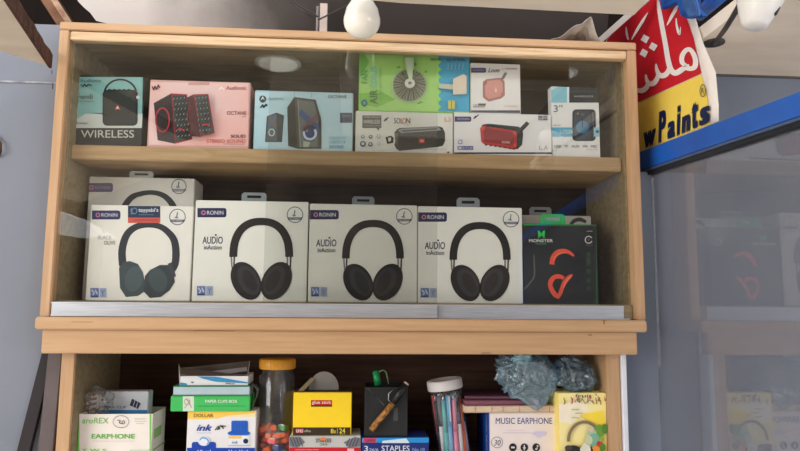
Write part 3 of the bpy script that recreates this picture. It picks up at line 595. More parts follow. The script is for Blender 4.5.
# --- 3 inch speaker box
c = Carton('speaker_box', 'white and teal box with a big 3, rightmost on the upper shelf', 'box', (551.5, 87, 599.5, 155), YS+.003, .022, ZS, (228, 228, 226), 'boxes on the upper shelf')
f = c.face((540, 80), 5.643); f.layer = 2
f.rect(60, 36, 158, 128, (130, 190, 206)); f.rect(152, 36, 164, 128, (226, 230, 230)); f.rect(164, 36, 336, 128, (38, 40, 44)); f.poly([(60, 60), (104, 36), (60, 36)], (196, 214, 214)); f.rect(60, 268, 190, 320, (86, 168, 196)); f.rect(300, 268, 336, 320, (150, 200, 214)); f.rect(166, 60, 330, 72, (52, 56, 60)); f.done('printed_panels', c.root)
f = c.face((540, 80), 5.643); f.layer = 6
f.rrect(182, 166, 314, 345, 22, (46, 50, 56)); f.rrect(192, 176, 284, 335, 16, (64, 70, 78)); f.ell(238, 266, 46, 46, (44, 72, 96)); f.ell(238, 266, 36, 36, (70, 120, 150)); f.line([(238, 220), (238, 270)], 5, (30, 34, 40)); f.ell(240, 196, 12, 9, (90, 92, 96)); f.ell(212, 190, 5, 5, (170, 150, 110)); f.line([(296, 184), (302, 330)], 4, (110, 116, 124)); f.done('speaker_picture', c.root)
f = c.face((540, 80), 5.643); f.layer = 6
f.text('3"', 76, 142, 126, 182, (60, 80, 100)); f.text('WIRELESS', 190, 88, 300, 98, (170, 174, 176)); f.text('SPEAKER', 76, 252, 116, 260, (90, 120, 140)); f.text('BLUETOOTH', 110, 282, 184, 304, (210, 232, 240), .02); f.text('USB   TF   AUX   FM   MIC', 80, 368, 322, 382, (110, 112, 120), .03); f.text('portable speaker', 262, 390, 326, 398, (150, 150, 156)); f.ell(322, 292, 9, 9, (60, 90, 104)); f.done('lettering', c.root)
# --- green fan box, lying on the bar speaker box
zt4 = c4.c.z+c4.h+.0004
c = Carton('fan_box', 'bright green and blue fan box lying on the white bar speaker box', 'box', (359, 54, 469.5, 111), YS+.002, .09, zt4, (132, 204, 92))
f = c.face((355, 50), 6.667); f.poly([(28, 30), (556, 34), (556, 410), (28, 406)], mat('green_print', (178, 226, 130), .3, 0, 0, 6, .5, None, (164, 220, 112))); f.poly([(556, 34), (764, 38), (764, 412), (556, 410)], (78, 168, 204)); f.poly([(28, 30), (60, 30), (96, 80), (60, 140), (28, 200)], (116, 196, 84)); f.poly([(30, 290), (180, 280), (270, 330), (150, 380), (30, 360)], (140, 206, 90))
for k in range(7): f.poly([(554, 60+k*50), (576, 80+k*50), (554, 100+k*50)], (158, 222, 98))
f.done('printed_panels', c.root)
f = c.face((355, 50), 6.667); f.layer = 16
f.ell(360, 240, 122, 116, (176, 206, 150)); f.ell(362, 238, 110, 106, (150, 160, 136))
for k in range(30):
    a = k*2*PI/30; 
    f.line([(364+34*math.cos(a), 228+34*math.sin(a)), (362+106*math.cos(a+.22), 238+102*math.sin(a+.22))], 9, (96, 96, 84) if k % 2 else (128, 124, 110))
f.ell(364, 228, 34, 32, (226, 228, 212)); f.ell(364, 226, 12, 11, (130, 134, 124)); f.poly([(330, 60), (392, 56), (380, 200), (360, 206), (344, 150)], (206, 228, 190)); f.ell(400, 104, 9, 12, (90, 150, 66)); f.ell(470, 152, 9, 8, (110, 170, 80)); f.ell(290, 122, 12, 7, (110, 170, 80)); f.line([(418, 364), (446, 352)], 8, (110, 170, 70))
f.poly([(650, 200), (720, 168), (740, 180), (740, 300), (650, 304)], (216, 200, 180)); f.poly([(556, 232), (650, 238), (650, 270), (556, 262)], (190, 192, 172)); f.rect(618, 344, 662, 400, (214, 200, 90)); f.line([(640, 346), (640, 398)], 5, (110, 120, 60)); f.done('fan_picture', c.root)
f = c.face((355, 50), 6.667); f.layer = 16
f.text('AIR', 98, 268, 150, 362, (70, 130, 70), .02, up90=True); f.text('COOLER', 104, 110, 144, 250, (110, 202, 206), .03, up90=True); f.text('FAN', 44, 140, 84, 226, (84, 150, 70), .02, up90=True); f.text('mini portable', 160, 120, 178, 334, (100, 160, 74), up90=True); f.ell(62, 356, 20, 24, (20, 110, 120)); f.ell(62, 356, 11, 13, (90, 170, 150))
f.text('MINI FAN', 502, 58, 572, 76, (66, 110, 70), .06); f.text('SUPER', 608, 60, 734, 80, (36, 84, 116), .04)
for k in range(5): f.line([(620+k*25, 96), (618+k*24, 134)], 5, (150, 200, 220))
f.done('lettering', c.root)
# --- small white cube speaker box on the red speaker box
zt5 = c5.c.z+c5.h+.0004
c = Carton('speaker_box', 'small square white speaker box standing on the box picturing a red speaker', 'box', (470.5, 63.5, 520.5, 112.5), YS+.002, .06, zt5, (226, 222, 218), 'boxes on the upper shelf')
f = c.face((465, 60), 8.2); f.layer = 2; f.rrect(50, 64, 172, 104, 12, (70, 66, 104), (0, 1, 1, 0)); f.text('RONIN', 66, 76, 156, 92, (150, 146, 176), .03); f.text('Loon', 190, 66, 284, 102, (52, 44, 44), .03, .4); f.text('R-8500', 300, 70, 328, 80, (140, 136, 136)); f.rect(334, 66, 426, 80, (166, 162, 160)); f.text('R-9500', 66, 362, 104, 376, (110, 110, 110)); f.rect(108, 358, 170, 376, (96, 96, 92)); f.rect(66, 380, 164, 390, (160, 158, 154)); f.text('5.0 Wireless', 322, 370, 428, 388, (206, 150, 140)); f.rect(40, 414, 450, 436, (92, 86, 104)); f.done('lettering', c.root)
f = c.face((465, 60), 8.2); f.layer = 3; f.poly([(290, 160), (326, 100), (346, 108), (318, 160)], (140, 132, 124)); f.poly([(146, 180), (176, 158), (290, 146), (324, 176), (326, 290), (296, 316), (192, 342), (146, 306)], (168, 116, 110)); f.poly([(164, 190), (184, 172), (286, 162), (308, 186), (310, 282), (288, 300), (196, 322), (166, 296)], (206, 148, 138)); f.ell(164, 190, 16, 16, (150, 112, 108)); f.ell(306, 280, 14, 16, (186, 120, 114)); f.poly([(252, 222), (262, 262), (242, 262)], (236, 196, 170)); f.done('speaker_picture', c.root)

# ================================================================== headphone boxes
def headphones(F, x0, x1, yt, yb, dark=(36, 36, 38), lit=(58, 58, 62)):
    """over-ear headphones: band, steel stems, two slanted cushions. x0..x1 outer width, yt band top, yb cushion bottom"""
    W_ = x1-x0; cx = (x0+x1)/2; H = yb-yt; ya_ = yt+H*.49
    sx = W_/240.; sy = H/303.
    X = lambda v: x0+(v-148)*sx
    Yy = lambda v: yt+(v-105)*sy
    for q in (160, 372):
        F.line([(X(q-6), Yy(236)), (X(q-2 if q < 200 else q-6), Yy(290))], 6*sx, (120, 122, 126)); F.line([(X(q+7), Yy(236)), (X(q+5), Yy(290))], 6*sx, (54, 54, 58))
    # band
    b_ = bmesh.new(); prev = None; m = ink(dark)
    for i in range(41):
        a = math.radians(180+i*4.5); wv = 30-2*math.sin(PI*i/40)
        e = 2.35
        def se(rx, ry): 
            ca, sa = math.cos(a), math.sin(a); return (math.copysign(abs(ca)**(2/e), ca)*rx, math.copysign(abs(sa)**(2/e), sa)*ry)
        ox, oy = se(120, 145); ix, iy = se(120-wv, 145-wv*.98)
        A = b_.verts.new(F.P(X(268+ox), Yy(250+oy))); B = b_.verts.new(F.P(X(268+ix), Yy(250+iy)))
        if prev: b_.faces.new((prev[0], A, B, prev[1]))
        prev = (A, B)
    F.mb._merge(b_, m); F.layer += 1
    for sgn, c0 in ((1, 211), (-1, 325)):
        rot = math.radians(62*sgn)
        F.ell(X(c0), Yy(339), 76*sx, 52*sy, dark, rot); F.ell(X(c0+sgn*9), Yy(337), 60*sx, 36*sy, lit, rot); F.ell(X(c0+sgn*14), Yy(338), 44*sx, 22*sy, (44, 42, 44), rot)
def badge(F, x, y, w_=29, h=9.4, rgb=(34, 42, 84), t=(206, 206, 220)):
    F.rrect(x, y, x+w_, y+h, 2.4, rgb, (0, 1, 1, 0)); F.ell(x+6, y+h*.5, 2.4, 2.4, (190, 120, 150)); F.ell(x+6, y+h*.5, 1.2, 1.2, rgb); F.text('RONIN', x+9.5, y+2.7, x+w_-3, y+h-2.7, t, .05)
def seal(F, cx, cy, r=8.2):
    F.arc(cx, cy, r, r, .8, (78, 84, 112), 0, 360); F.line([(cx, cy-4.6), (cx-.8, cy), (cx+.6, cy+1)], .9, (60, 66, 96)); F.line([(cx-2.6, cy), (cx-1, cy+1.4)], .8, (60, 66, 96)); F.rect(cx-r*.86, cy+2.6, cx+r*.86, cy+5.0, (78, 84, 112)); F.text('YEAR WARRANTY', cx-r*.72, cy+3.1, cx+r*.72, cy+4.5, (226, 226, 230))
def chips(F, x, y):
    F.rect(x, y, x+8.5, y+9.5, (112, 134, 184)); F.rect(x+9.4, y, x+16, y+9.5, (168, 180, 208)); F.line([(x+1.5, y+2), (x+4, y+5), (x+2.5, y+7)], .9, (226, 232, 244)); F.line([(x+5, y+2), (x+7, y+6)], .9, (226, 232, 244)); F.rect(x+1, y+7.6, x+7.4, y+8.8, (40, 56, 120)); F.line([(x+11, y+2), (x+12.6, y+5), (x+14.4, y+2)], .8, (110, 126, 170)); F.line([(x+12.6, y+5), (x+12.6, y+8)], .8, (110, 126, 170))
HG = 'white headphone boxes on the cabinet floor'
ZF = 1.5320; YF = .050
spec = (
 ((193.5, 201, 307.5, 303), (229.4, 293.2, 217.8, 299.5), (197.5, 208), (295, 214.8), (202.4, 234.6), (197, 286), (241, 192.5, 266.5, 202), 'leftmost of the three white headphone boxes printed Audio inAction'),
 ((308.8, 204.5, 417.2, 304), (342, 403.8, 219.9, 300.5), (309.8, 210), (404.3, 216.4), (316, 237.4), (311, 287), (352, 196.4, 374.5, 205), 'white Audio inAction headphone box in the middle, between its two twins'),
 ((417.9, 207, 522.6, 304), (449.4, 510.6, 222, 301), (417.9, 212.4), (511, 219.2), (424.6, 240), (420.5, 288), (457, 197.6, 480, 207.2), 'white Audio inAction headphone box standing against the black headphone box'))
for rect, hp, bd, sl, tx, ch, tb, lbl in spec:
    c = Carton('headphone_box', lbl, 'box', rect, YF, .085, ZF, (238, 237, 230), HG)
    f = c.face(); f.layer = 2; headphones(f, *hp); f.done('headphones_picture', c.root)
    f = c.face(); f.layer = 2; badge(f, *bd); f.done('brand_badge', c.root)
    f = c.face(); f.layer = 2; seal(f, *sl); f.done('warranty_seal', c.root)
    f = c.face(); f.layer = 2; x, y = tx
    f.text('AUDIO', x, y+2, x+20.5, y+9.2, (44, 50, 88), .05, .05); f.ell(x+13.4, y+.4, 1, 1, (44, 50, 88)); f.text('inAction', x+1.6, y+10.4, x+19.4, y+15, (44, 50, 88), .03); chips(f, *ch); f.done('lettering', c.root)
    c.tab(*tb, (132, 140, 146))
# small triangle marks
# front-left white box (flat folded headphones picture and a shop sticker)
cF = Carton('headphone_box', 'leftmost front white headphone box with a dark blue and red price sticker', 'box', (88, 205.5, 191.5, 303), YF, .040, ZF, (238, 235, 228), HG)
c = cF; f = c.face(); f.layer = 2
DK = (52, 56, 64)
f.brush([(123, 266), (122, 252), (124.5, 240), (129, 232), (136, 227), (144, 225), (153, 225), (161, 227), (168, 232), (174, 240), (176, 252), (175, 264), (171, 272)], [8, 7.6, 7.4, 7, 6.4, 5.8, 5.6, 5.8, 6.4, 7.2, 7.6, 7.4, 6], DK)
f.poly([(119, 268), (124, 262), (130, 261), (138, 264), (143, 272), (145, 282), (144, 292), (138, 296), (126, 297), (120, 288)], (66, 78, 84)); f.ell(134, 279, 9, 13, (78, 92, 98), .25)
f.poly([(145, 276), (150, 270), (160, 265), (168, 265), (173, 270), (175, 282), (170, 290), (161, 297), (150, 298), (144, 292)], (56, 66, 72)); f.ell(158, 280, 9, 12, (70, 84, 88), -.3); f.line([(170, 264), (174, 276)], 4, (66, 70, 78)); f.done('headphones_picture', c.root)
f = c.face(); f.layer = 2; badge(f, 92, 210.5, 28.5, 9, (62, 62, 104)); f.done('brand_badge', c.root)
f = c.face(); f.layer = 2; seal(f, 177.5, 217); f.done('warranty_seal', c.root)
f = c.face(); f.layer = 2; f.text('BLACK', 98, 235.5, 112, 239.5, (160, 158, 152)); f.text('OLIVE', 104, 240.8, 115.5, 244.8, (108, 110, 112), .03); chips(f, 90.5, 288); f.done('lettering', c.root)
f = c.face(); f.layer = 4; f.rect(128, 205.8, 160.3, 217.6, (40, 58, 88)); f.rect(128, 217.6, 160.3, 223, (214, 92, 82)); f.text("tayyabi's", 138.5, 208, 158.5, 213, (226, 228, 232), .05); f.text('t', 130.5, 208, 132.6, 214.6, (120, 150, 180)); f.arc(134.6, 211, 2.8, 3.2, .7, (120, 150, 180)); f.rect(139, 214.4, 154, 215.2, (90, 120, 150)); f.rect(134, 219.6, 158, 220.6, (170, 76, 74)); f.done('price_sticker', c.root)
# back-left big box
c = Carton('headphone_box', 'taller greyish headphone box standing behind the leftmost white one', 'box', (85.5, 177.5, 192, 303), .094, .075, ZF, (204, 202, 196), HG)
f = c.face(); f.layer = 2; f.brush([(121, 222), (124, 208), (131, 198), (140, 194), (150, 192.5), (160, 194), (168, 199), (174, 208), (177, 222)], [7, 6.6, 6, 5, 4.6, 5, 6, 6.6, 7], (56, 56, 58)); f.done('headphones_picture', c.root)
f = c.face(); f.layer = 2; badge(f, 85.5, 183, 27.5, 9, (74, 72, 112), (130, 128, 156)); f.done('brand_badge', c.root)
f = c.face(); f.layer = 2; seal(f, 179, 186.5, 7.6); f.done('warranty_seal', c.root)
f = c.face(); f.layer = 4; f.rect(137, 197, 160, 206, (206, 204, 190)); f.done('paper_label', c.root)
c.tab(128.5, 171, 153, 178, (150, 154, 158))
# black box with the green top
c = Carton('headphone_box', 'black headphone box with green top edge and orange headphones, right end of the cabinet floor', 'box', (523.4, 224, 597.8, 304), YF, .060, ZF, (34, 36, 40))
f = c.face((520, 205), 4.51); f.layer = 2
f.rect(14, 84, 346, 92, (40, 150, 70)); f.rect(343, 84, 348, 445, (36, 110, 60)); f.brush([(62, 225), (64, 270), (64, 320), (44, 352), (12, 388)], [5, 7, 7, 7, 5], (96, 96, 84)); f.done('printed_edges', c.root)
f = c.face((520, 205), 4.51); f.layer = 4
OR = (238, 88, 62)
f.ell(232, 280, 60, 90, (24, 26, 32)); f.brush([(143, 268), (147, 244), (158, 225), (176, 212), (200, 208), (222, 214), (243, 230)], [22, 23, 24, 24, 20, 16, 8], OR)
f.brush([(236, 314), (216, 330), (200, 350), (190, 372), (181, 398), (172, 414)], [8, 20, 20, 18, 18, 14], OR); f.brush([(198, 330), (176, 322), (154, 326), (140, 342), (136, 364), (146, 388), (160, 406), (178, 418)], [14, 20, 20, 22, 20, 20, 22, 14], OR); f.brush([(228, 322), (208, 344), (196, 372)], [4, 6, 4], (250, 140, 110)); f.brush([(150, 250), (160, 232), (180, 218), (206, 214)], [4, 5, 5, 3], (250, 130, 100)); f.done('headphones_picture', c.root)
f = c.face((520, 205), 4.51); f.layer = 4
f.poly([(80, 114), (88, 118), (96, 128), (104, 118), (112, 114), (110, 150), (102, 144), (102, 130), (96, 140), (90, 130), (90, 144), (82, 150)], (50, 210, 90)); f.text('MONSTER', 40, 154, 148, 168, (214, 216, 214), .06); f.text('mission', 72, 171, 118, 178, (60, 190, 90)); f.arc(309, 157, 18, 18, 5, (196, 196, 190), 20, 330); f.ell(309, 157, 5, 5, (120, 80, 70)); f.rect(300, 116, 326, 121, (130, 134, 130)); f.text('Bluetooth', 296, 178, 324, 184, (110, 114, 112))
for k, y in enumerate((222, 246, 262, 298, 340, 376)): f.arc(308, y, 8, 7, 2.4, (52, 110, 70)); f.rect(298, y+11, 320, y+13, (60, 66, 66))
f.done('lettering', c.root); c.tab(541, 214, 566, 224, (48, 176, 84), (200, 210, 200))
c = Carton('headphone_box', 'white headphone box mostly hidden behind the black box with orange headphones', 'box', (522.6, 215.5, 592, 300), .118, .07, ZF, (206, 204, 196), HG)
f = c.face(); f.layer = 2; f.brush([(570, 226), (574, 221), (580, 219.5), (586, 222)], [3, 4, 4, 3], (60, 62, 64)); f.done('headphones_picture', c.root); c.tab(530, 207, 552, 216, (132, 138, 142))

# ================================================================== lower shelf
ZL = 1.2235
# --- earphone box (open tray) with things inside
def tray(name, label, rect, Y, depth, rgb, z0, rz=0, th=.0015):
    c = Carton(name, label, 'box', rect, Y, depth, z0, rgb, build=False, rz=rz); w2 = c.w/2; d2 = depth/2; b = MB()
    b.box((-w2, -d2, 0), (w2, -d2+th, c.h), c.m, .0004); b.box((-w2, -d2+th, 0), (-w2+th, d2, c.h), c.m, .0003); b.box((w2-th, -d2+th, 0), (w2, d2, c.h), c.m, .0003)
    b.box((-w2, d2-th, 0), (w2, d2, c.h), c.m, .0003); b.box((-w2, -d2, 0), (w2, d2, th), c.m); b.done('open_carton', c.root); return c
c = tray('earphone_box', 'open white and green earphone carton holding other small packs', (77.5, 414, 151.5, 470), .045, .085, (236, 228, 220), ZL)
f = c.face((75, 380), 6.355); f.layer = 2
GR = (116, 196, 84)
f.rect(18, 206, 486, 216, GR); f.rect(474, 216, 486, 460, GR); f.rect(10, 216, 28, 460, GR); f.text('aroREX', 46, 240, 214, 276, (120, 190, 96), .02, .1); f.text('EARPHONE', 106, 342, 382, 372, (110, 186, 84), .07); f.rect(108, 386, 380, 389, (226, 190, 190)); f.rect(378, 244, 452, 249, (190, 200, 180)); f.rect(378, 260, 452, 264, (190, 200, 180)); f.rect(390, 274, 440, 278, (190, 200, 180))
f.arc(294, 264, 52, 40, 3, (90, 90, 96)); f.line([(272, 254), (290, 258), (282, 270), (300, 278)], 5, (60, 60, 70)); f.arc(310, 268, 10, 12, 4, (60, 60, 70)); f.text('T W S', 46, 436, 200, 456, GR, .05); f.rect(350, 440, 470, 452, (200, 220, 190)); f.done('printing', c.root)
mb = MB(); xx = c.w/2+.0003; d2 = c.d/2
mb.face([(xx, -d2+.012, c.h*.55), (xx, -d2+.06, c.h*.55), (xx, -d2+.06, c.h*.72), (xx, -d2+.012, c.h*.72)], ink((150, 200, 120))); mb.face([(xx, -d2+.012, c.h*.35), (xx, -d2+.09, c.h*.35), (xx, -d2+.09, c.h*.38), (xx, -d2+.012, c.h*.38)], ink(GR)); mb.done('side_printing', c.root)
ey = c.c.y; ex = c.c.x
c = Carton('remote_clip_pack', 'small grey-white pack with a cracked dark sticker inside the open earphone carton', 'pack', (99, 391.5, 148, 416), .085, .03, ZL+.0018, (196, 200, 206))
f = c.face((75, 380), 6.355); f.layer = 2; f.rect(122, 190, 460, 216, (46, 120, 172)); f.text('REMAX CLIP', 154, 164, 326, 180, (84, 84, 110), .02); f.poly([(148, 84), (200, 78), (178, 116)], (120, 96, 92)); f.ell(176, 128, 9, 9, (90, 96, 92)); f.poly([(364, 118), (418, 148), (400, 184), (348, 160)], (44, 46, 72)); f.line([(382, 128), (370, 168)], 3, (196, 200, 206)); f.line([(400, 140), (388, 178)], 3, (196, 200, 206)); f.rect(236, 110, 330, 113, (222, 180, 180)); f.done('printing', c.root)
c = Carton('striped_pack', 'small brown striped pack at the left inside the open earphone carton', 'pack', (81, 393, 97, 416), .075, .05, ZL+.0018, (206, 196, 186), rz=0)
f = c.face(); f.layer = 2
for k in range(5): f.poly([(81, 396+k*5), (97, 392+k*5), (97, 394.4+k*5), (81, 398.4+k*5)], (132, 82, 66))
f.done('printing', c.root)
# crumpled cellophane
FILM = clear('clear_film', (.95, .95, .95), 1.45, .05, (230, 230, 230), .12)
b = MB(); blob(b, (0, 0, .0), (.022, .014, .022), FILM, 3.3, .7, 2.6, 4)
o = b.done('cellophane_wrapper'); p = at(98, 402, .062); o.location = (p.x, .064, p.z); o['label'] = 'crumpled clear cellophane wrapper sticking out of the earphone carton'; o['category'] = 'wrapper'
# --- ink box
ci = Carton('ink_box', 'white ink bottle box with a yellow top band under the green box', 'box', (186.5, 411, 255.5, 470), .070, .05, ZL, (234, 232, 234))
f = ci.face((165, 355), 4.7); f.layer = 2
YW = (250, 206, 90)
f.rect(104, 262, 424, 290, (246, 226, 170)); f.poly([(104, 262), (240, 262), (236, 296), (200, 302), (104, 300)], YW); f.poly([(240, 262), (424, 264), (424, 272), (300, 284), (236, 300)], YW)
f.rect(104, 436, 424, 530, (24, 70, 176)); f.rrect(126, 408, 240, 440, 12, (24, 70, 176), (1, 1, 0, 0)); f.done('printed_bands', ci.root)
f = ci.face((165, 355), 4.7); f.layer = 8
f.text('DOLLAR', 136, 276, 228, 292, (150, 112, 40), .05); f.text('ink', 148, 326, 222, 356, (28, 60, 160), .05, .35); f.line([(236, 352), (250, 334), (258, 346), (246, 350), (262, 330), (276, 346), (268, 332), (286, 334)], 4, (28, 32, 36)); f.rect(148, 364, 220, 367, (190, 200, 230)); f.text('60 ml', 150, 445, 216, 460, (230, 234, 244), .03); f.text('blue-black', 300, 444, 398, 460, (230, 234, 244), .03)
f.ell(184, 404, 28, 22, (230, 236, 246)); f.brush([(164, 400), (176, 388), (196, 392), (206, 408), (196, 420)], [5, 8, 8, 8, 5], (120, 170, 220)); f.done('lettering', ci.root)
f = ci.face((165, 355), 4.7); f.layer = 8
f.rrect(312, 308, 390, 372, 8, (40, 100, 200)); f.ell(348, 368, 54, 14, (52, 116, 216)); f.ell(348, 364, 50, 10, (36, 92, 190)); f.rrect(300, 378, 398, 428, 12, (236, 238, 242)); f.rect(300, 380, 360, 392, (246, 200, 90)); f.text('ink', 314, 402, 344, 416, (40, 80, 170), .03, .3); f.ell(380, 404, 12, 12, (30, 40, 80)); f.line([(300, 424), (398, 424)], 5, (190, 196, 210)); 
for k in range(5): f.line([(322+k*14, 316), (322+k*14, 352)], 2, (28, 80, 176))
f.done('ink_bottle_picture', ci.root)
zi = ci.c.z+ci.h+.0004
cg = Carton('green_box', 'flat bright green and white box lying on top of the ink box', 'box', (170.5, 396, 250, 411.3), .064, .055, zi, (70, 190, 98))
f = cg.face((165, 355), 4.7); f.layer = 2; f.rect(84, 194, 136, 266, (214, 226, 210)); f.line([(96, 206), (110, 216), (124, 246)], 4, (190, 130, 130)); f.arc(104, 220, 14, 16, 3, (200, 150, 150)); f.line([(92, 250), (118, 212)], 3, (150, 170, 150)); f.text('PAPER CLIPS BOX', 190, 210, 340, 224, (226, 240, 226), .06); f.text('stationery supplies for school and office use', 156, 236, 374, 244, (40, 130, 66)); f.done('printing', cg.root)
zg = cg.c.z+cg.h
mb = MB(); d2 = cg.d/2
mb.box((-cg.w/2+.004, -d2+.0005, cg.h), (cg.w/2-.002, d2-.006, cg.h+.0165), mat('pale_blue_card', (186, 208, 218), .5)); mb.done('inner_tray', cg.root, label='pale blue inner tray')
mb = MB(); mb.box((-cg.w/2+.003, -d2-.0004, cg.h+.0165), (cg.w/2-.002, d2-.004, cg.h+.0185), mat('dark_green_card', (50, 130, 84), .5), .0004); mb.box((-cg.w/2+.003, -d2-.0006, cg.h), (cg.w/2-.002, -d2+.0006, cg.h+.0025), MATS['dark_green_card']); mb.done('lid_flap', cg.root, label='dark green lid edge')
# --- open carton with flaps on top
zo = cg.c.z+cg.h+.019
co = tray('open_carton', 'open white carton with a blue wave and grey inner flaps, topmost of the stack', (180, 376, 248, 388.5), .068, .07, (230, 232, 236), zo)
f = co.face((165, 355), 4.7); f.layer = 2
f.poly([(68, 92), (100, 110), (180, 118), (260, 128), (392, 130), (392, 148), (68, 148)], (236, 238, 240)); f.poly([(150, 98), (240, 102), (392, 128), (392, 134), (240, 126), (180, 112)], (60, 150, 200)); f.poly([(68, 128), (104, 134), (104, 148), (68, 148)], (60, 150, 200)); f.poly([(120, 124), (140, 126), (128, 134)], (110, 120, 130)); f.text('Pilot', 286, 130, 328, 138, (40, 44, 54), .04); f.done('printing', co.root)
CARDI = mat('grey_card_inside', (128, 116, 108), .7, 0, 0, 12, .2, None, (100, 88, 80))
def flap(parent, c, pts, Y0, Y1, m, name='flap', th=.0008):
    """quad card from 4 photo points; first two at depth Y0 (hinge), last two at Y1"""
    P = [at(*pts[0], Y0)-c.c, at(*pts[1], Y0)-c.c, at(*pts[2], Y1)-c.c, at(*pts[3], Y1)-c.c]
    mb = MB(); n = (P[1]-P[0]).cross(P[3]-P[0]).normalized()*th; mb.prism(P, n, m); return mb.done(name, parent)
flap(co.root, co, [(180, 376), (248, 377), (249, 361), (180, 368)], .138, .134, CARDI)
flap(co.root, co, [(246, 388), (247, 378), (250, 361), (249, 368)], .09, .12, mat('white_card_edge', (214, 214, 214), .6))
flap(co.root, co, [(180, 388), (180, 374), (179, 364), (180, 368)], .075, .11, MATS['white_card_edge'])
flap(co.root, co, [(186, 380), (247, 371), (247, 367), (186, 374.5)], .10, .104, mat('flap_light_edge', (150, 146, 148), .6))
flap(co.root, co, [(181, 374.5), (247, 380), (246, 376), (181, 368)], .074, .095, CARDI)
# loop of tape beside the stack
b = MB(); m = mat('grey_green_strap', (96, 110, 98), .4, 0, .15)
pl = [(249, 387), (254, 386), (257, 390), (256, 397), (253, 404), (251, 410)]
for (x0, y0), (x1, y1) in zip(pl, pl[1:]):
    a0 = at(x0, y0, .072); a1 = at(x1, y1, .072); b.prism([a0, a1, a1+Vector((0, .022, 0)), a0+Vector((0, .022, 0))], Vector((.0012, 0, .0006)), m)
o = b.done('tape_strip'); o['label'] = 'curled grey-green strip of tape hanging at the right of the green box'; o['category'] = 'tape'
# --- tall jar with yellow lid
CLEARP = clear('clear_plastic', (.985, .985, .988), 1.42, .02, (200, 205, 215), .04)
jc = at(276, 420, .11); jx = jc.x; jr = .0345; jtop = at(276, 370, .085).z
t = root('plastic_jar', 'tall clear plastic jar with a yellow screw lid, beside the ink box', 'jar', (jx, .11, ZL))
H = jtop-ZL
b = MB(); b.lathe([(0, .0), (jr-.003, .0), (jr, .004), (jr, H*.93), (jr-.004, H*.97), (jr-.004, H), (jr-.006, H), (jr-.006, H*.96), (jr-.002, H*.925), (jr-.002, .006), (jr-.005, .0025), (0, .0025)], (0, 0, 0), CLEARP, 44); b.done('jar_body', t)
b = MB(); b.lathe([(0, H+.0005), (jr-.001, H+.0005), (jr, H+.002), (jr, H+.018), (jr-.002, H+.020), (0, H+.020)], (0, 0, 0), mat('amber_lid', (226, 160, 50), .35, 0, .05), 44)
for k in range(44):
    a = k*2*PI/44; b.rod((jr*math.cos(a), jr*math.sin(a), H+.003), (jr*math.cos(a), jr*math.sin(a), H+.017), .0006, MATS['amber_lid'], 4)
b.done('lid', t)
# sharpeners: wedge body, screwed blade and hole, in four colours
SC = {'red': (222, 52, 40), 'orange': (240, 110, 50), 'blue': (52, 70, 140), 'green': (60, 160, 84)}
STEEL = mat('steel', (190, 190, 190), .3, .9)
protos = {}
def sharpener(colr):
    lbl = 'small %s pencil sharpener in the tall jar with the yellow lid' % colr
    if colr not in protos:
        r = root('pencil_sharpener', lbl, 'sharpener', (0, 0, 0), 0, 'pencil sharpeners in the tall jar'); m = mat('sharpener_'+colr, SC[colr], .35)
        b = MB(); b.prism([(-.0075, -.012, -.0045), (.0075, -.012, -.0045), (.005, .012, -.0045), (-.005, .012, -.0045)], (0, 0, .009), m, .0008); b.done('body', r)
        b = MB(); b.box((-.004, -.010, .0045), (.004, .010, .0051), STEEL); b.rod((0, 0, .005), (0, 0, .006), .0018, STEEL, 10); b.done('blade', r)
        protos[colr] = r; return r
    s_ = protos[colr]; r = s_.copy(); COL.objects.link(r)
    for ch in s_.children:
        q = ch.copy(); COL.objects.link(q); q.parent = r
    return r
rnd = random.Random(5); k = 0
for lev in range(6):
    zz = ZL+.010+lev*.0118
    for i in range(7 if lev < 5 else 4):
        a = i*2*PI/6+lev*.5; rad = .0205 if i < 6 else 0
        colr = 'green' if (lev == 5 and i == 3) else ('blue' if rnd.random() < .25 and lev < 4 else rnd.choice(['red', 'red', 'orange', 'orange']))
        s_ = sharpener(colr); s_.location = (jx+rad*math.cos(a)*.98, .11+rad*math.sin(a)*.98, zz); s_.rotation_euler = (rnd.uniform(-.35, .35), rnd.uniform(-.35, .35), rnd.uniform(0, 6.28))
# --- staples pack (grey/red) + yellow glue stick box
cs = Carton('staples_box', 'grey and red staples box under the yellow glue stick box', 'box', (289, 436, 360.5, 470), .060, .08, ZL, (196, 196, 192))
f = cs.face((255, 355), 4.7); f.layer = 2
f.rect(160, 434, 500, 452, (206, 30, 48)); f.rect(160, 452, 500, 540, (206, 30, 48)); 
f.poly([(162, 384), (214, 384), (236, 410), (200, 434), (162, 430)], (118, 120, 128)); f.poly([(416, 410), (470, 384), (494, 390), (494, 430), (440, 434)], (118, 120, 128))
for k in range(4): f.line([(166+k*14, 390), (182+k*14, 428)], 4, (70, 72, 80)); f.line([(430+k*14, 428), (444+k*14, 392)], 4, (70, 72, 80))
f.text('STAPLES', 286, 392, 358, 410, (70, 44, 40), .05); f.text('24/6', 306, 414, 340, 424, (70, 70, 74)); f.ell(320, 394, 14, 8, (230, 130, 70)); f.text('strong and sharp points', 190, 440, 300, 448, (236, 200, 200)); f.rect(434, 438, 466, 452, (236, 190, 190)); f.done('printing', cs.root)
zst = cs.c.z+cs.h+.0004
cy = Carton('glue_stick_box', 'bright yellow glue stick display box with its dark lid folded up', 'box', (293, 392.5, 351.5, 436.3), .062, .055, zst, (252, 214, 40))
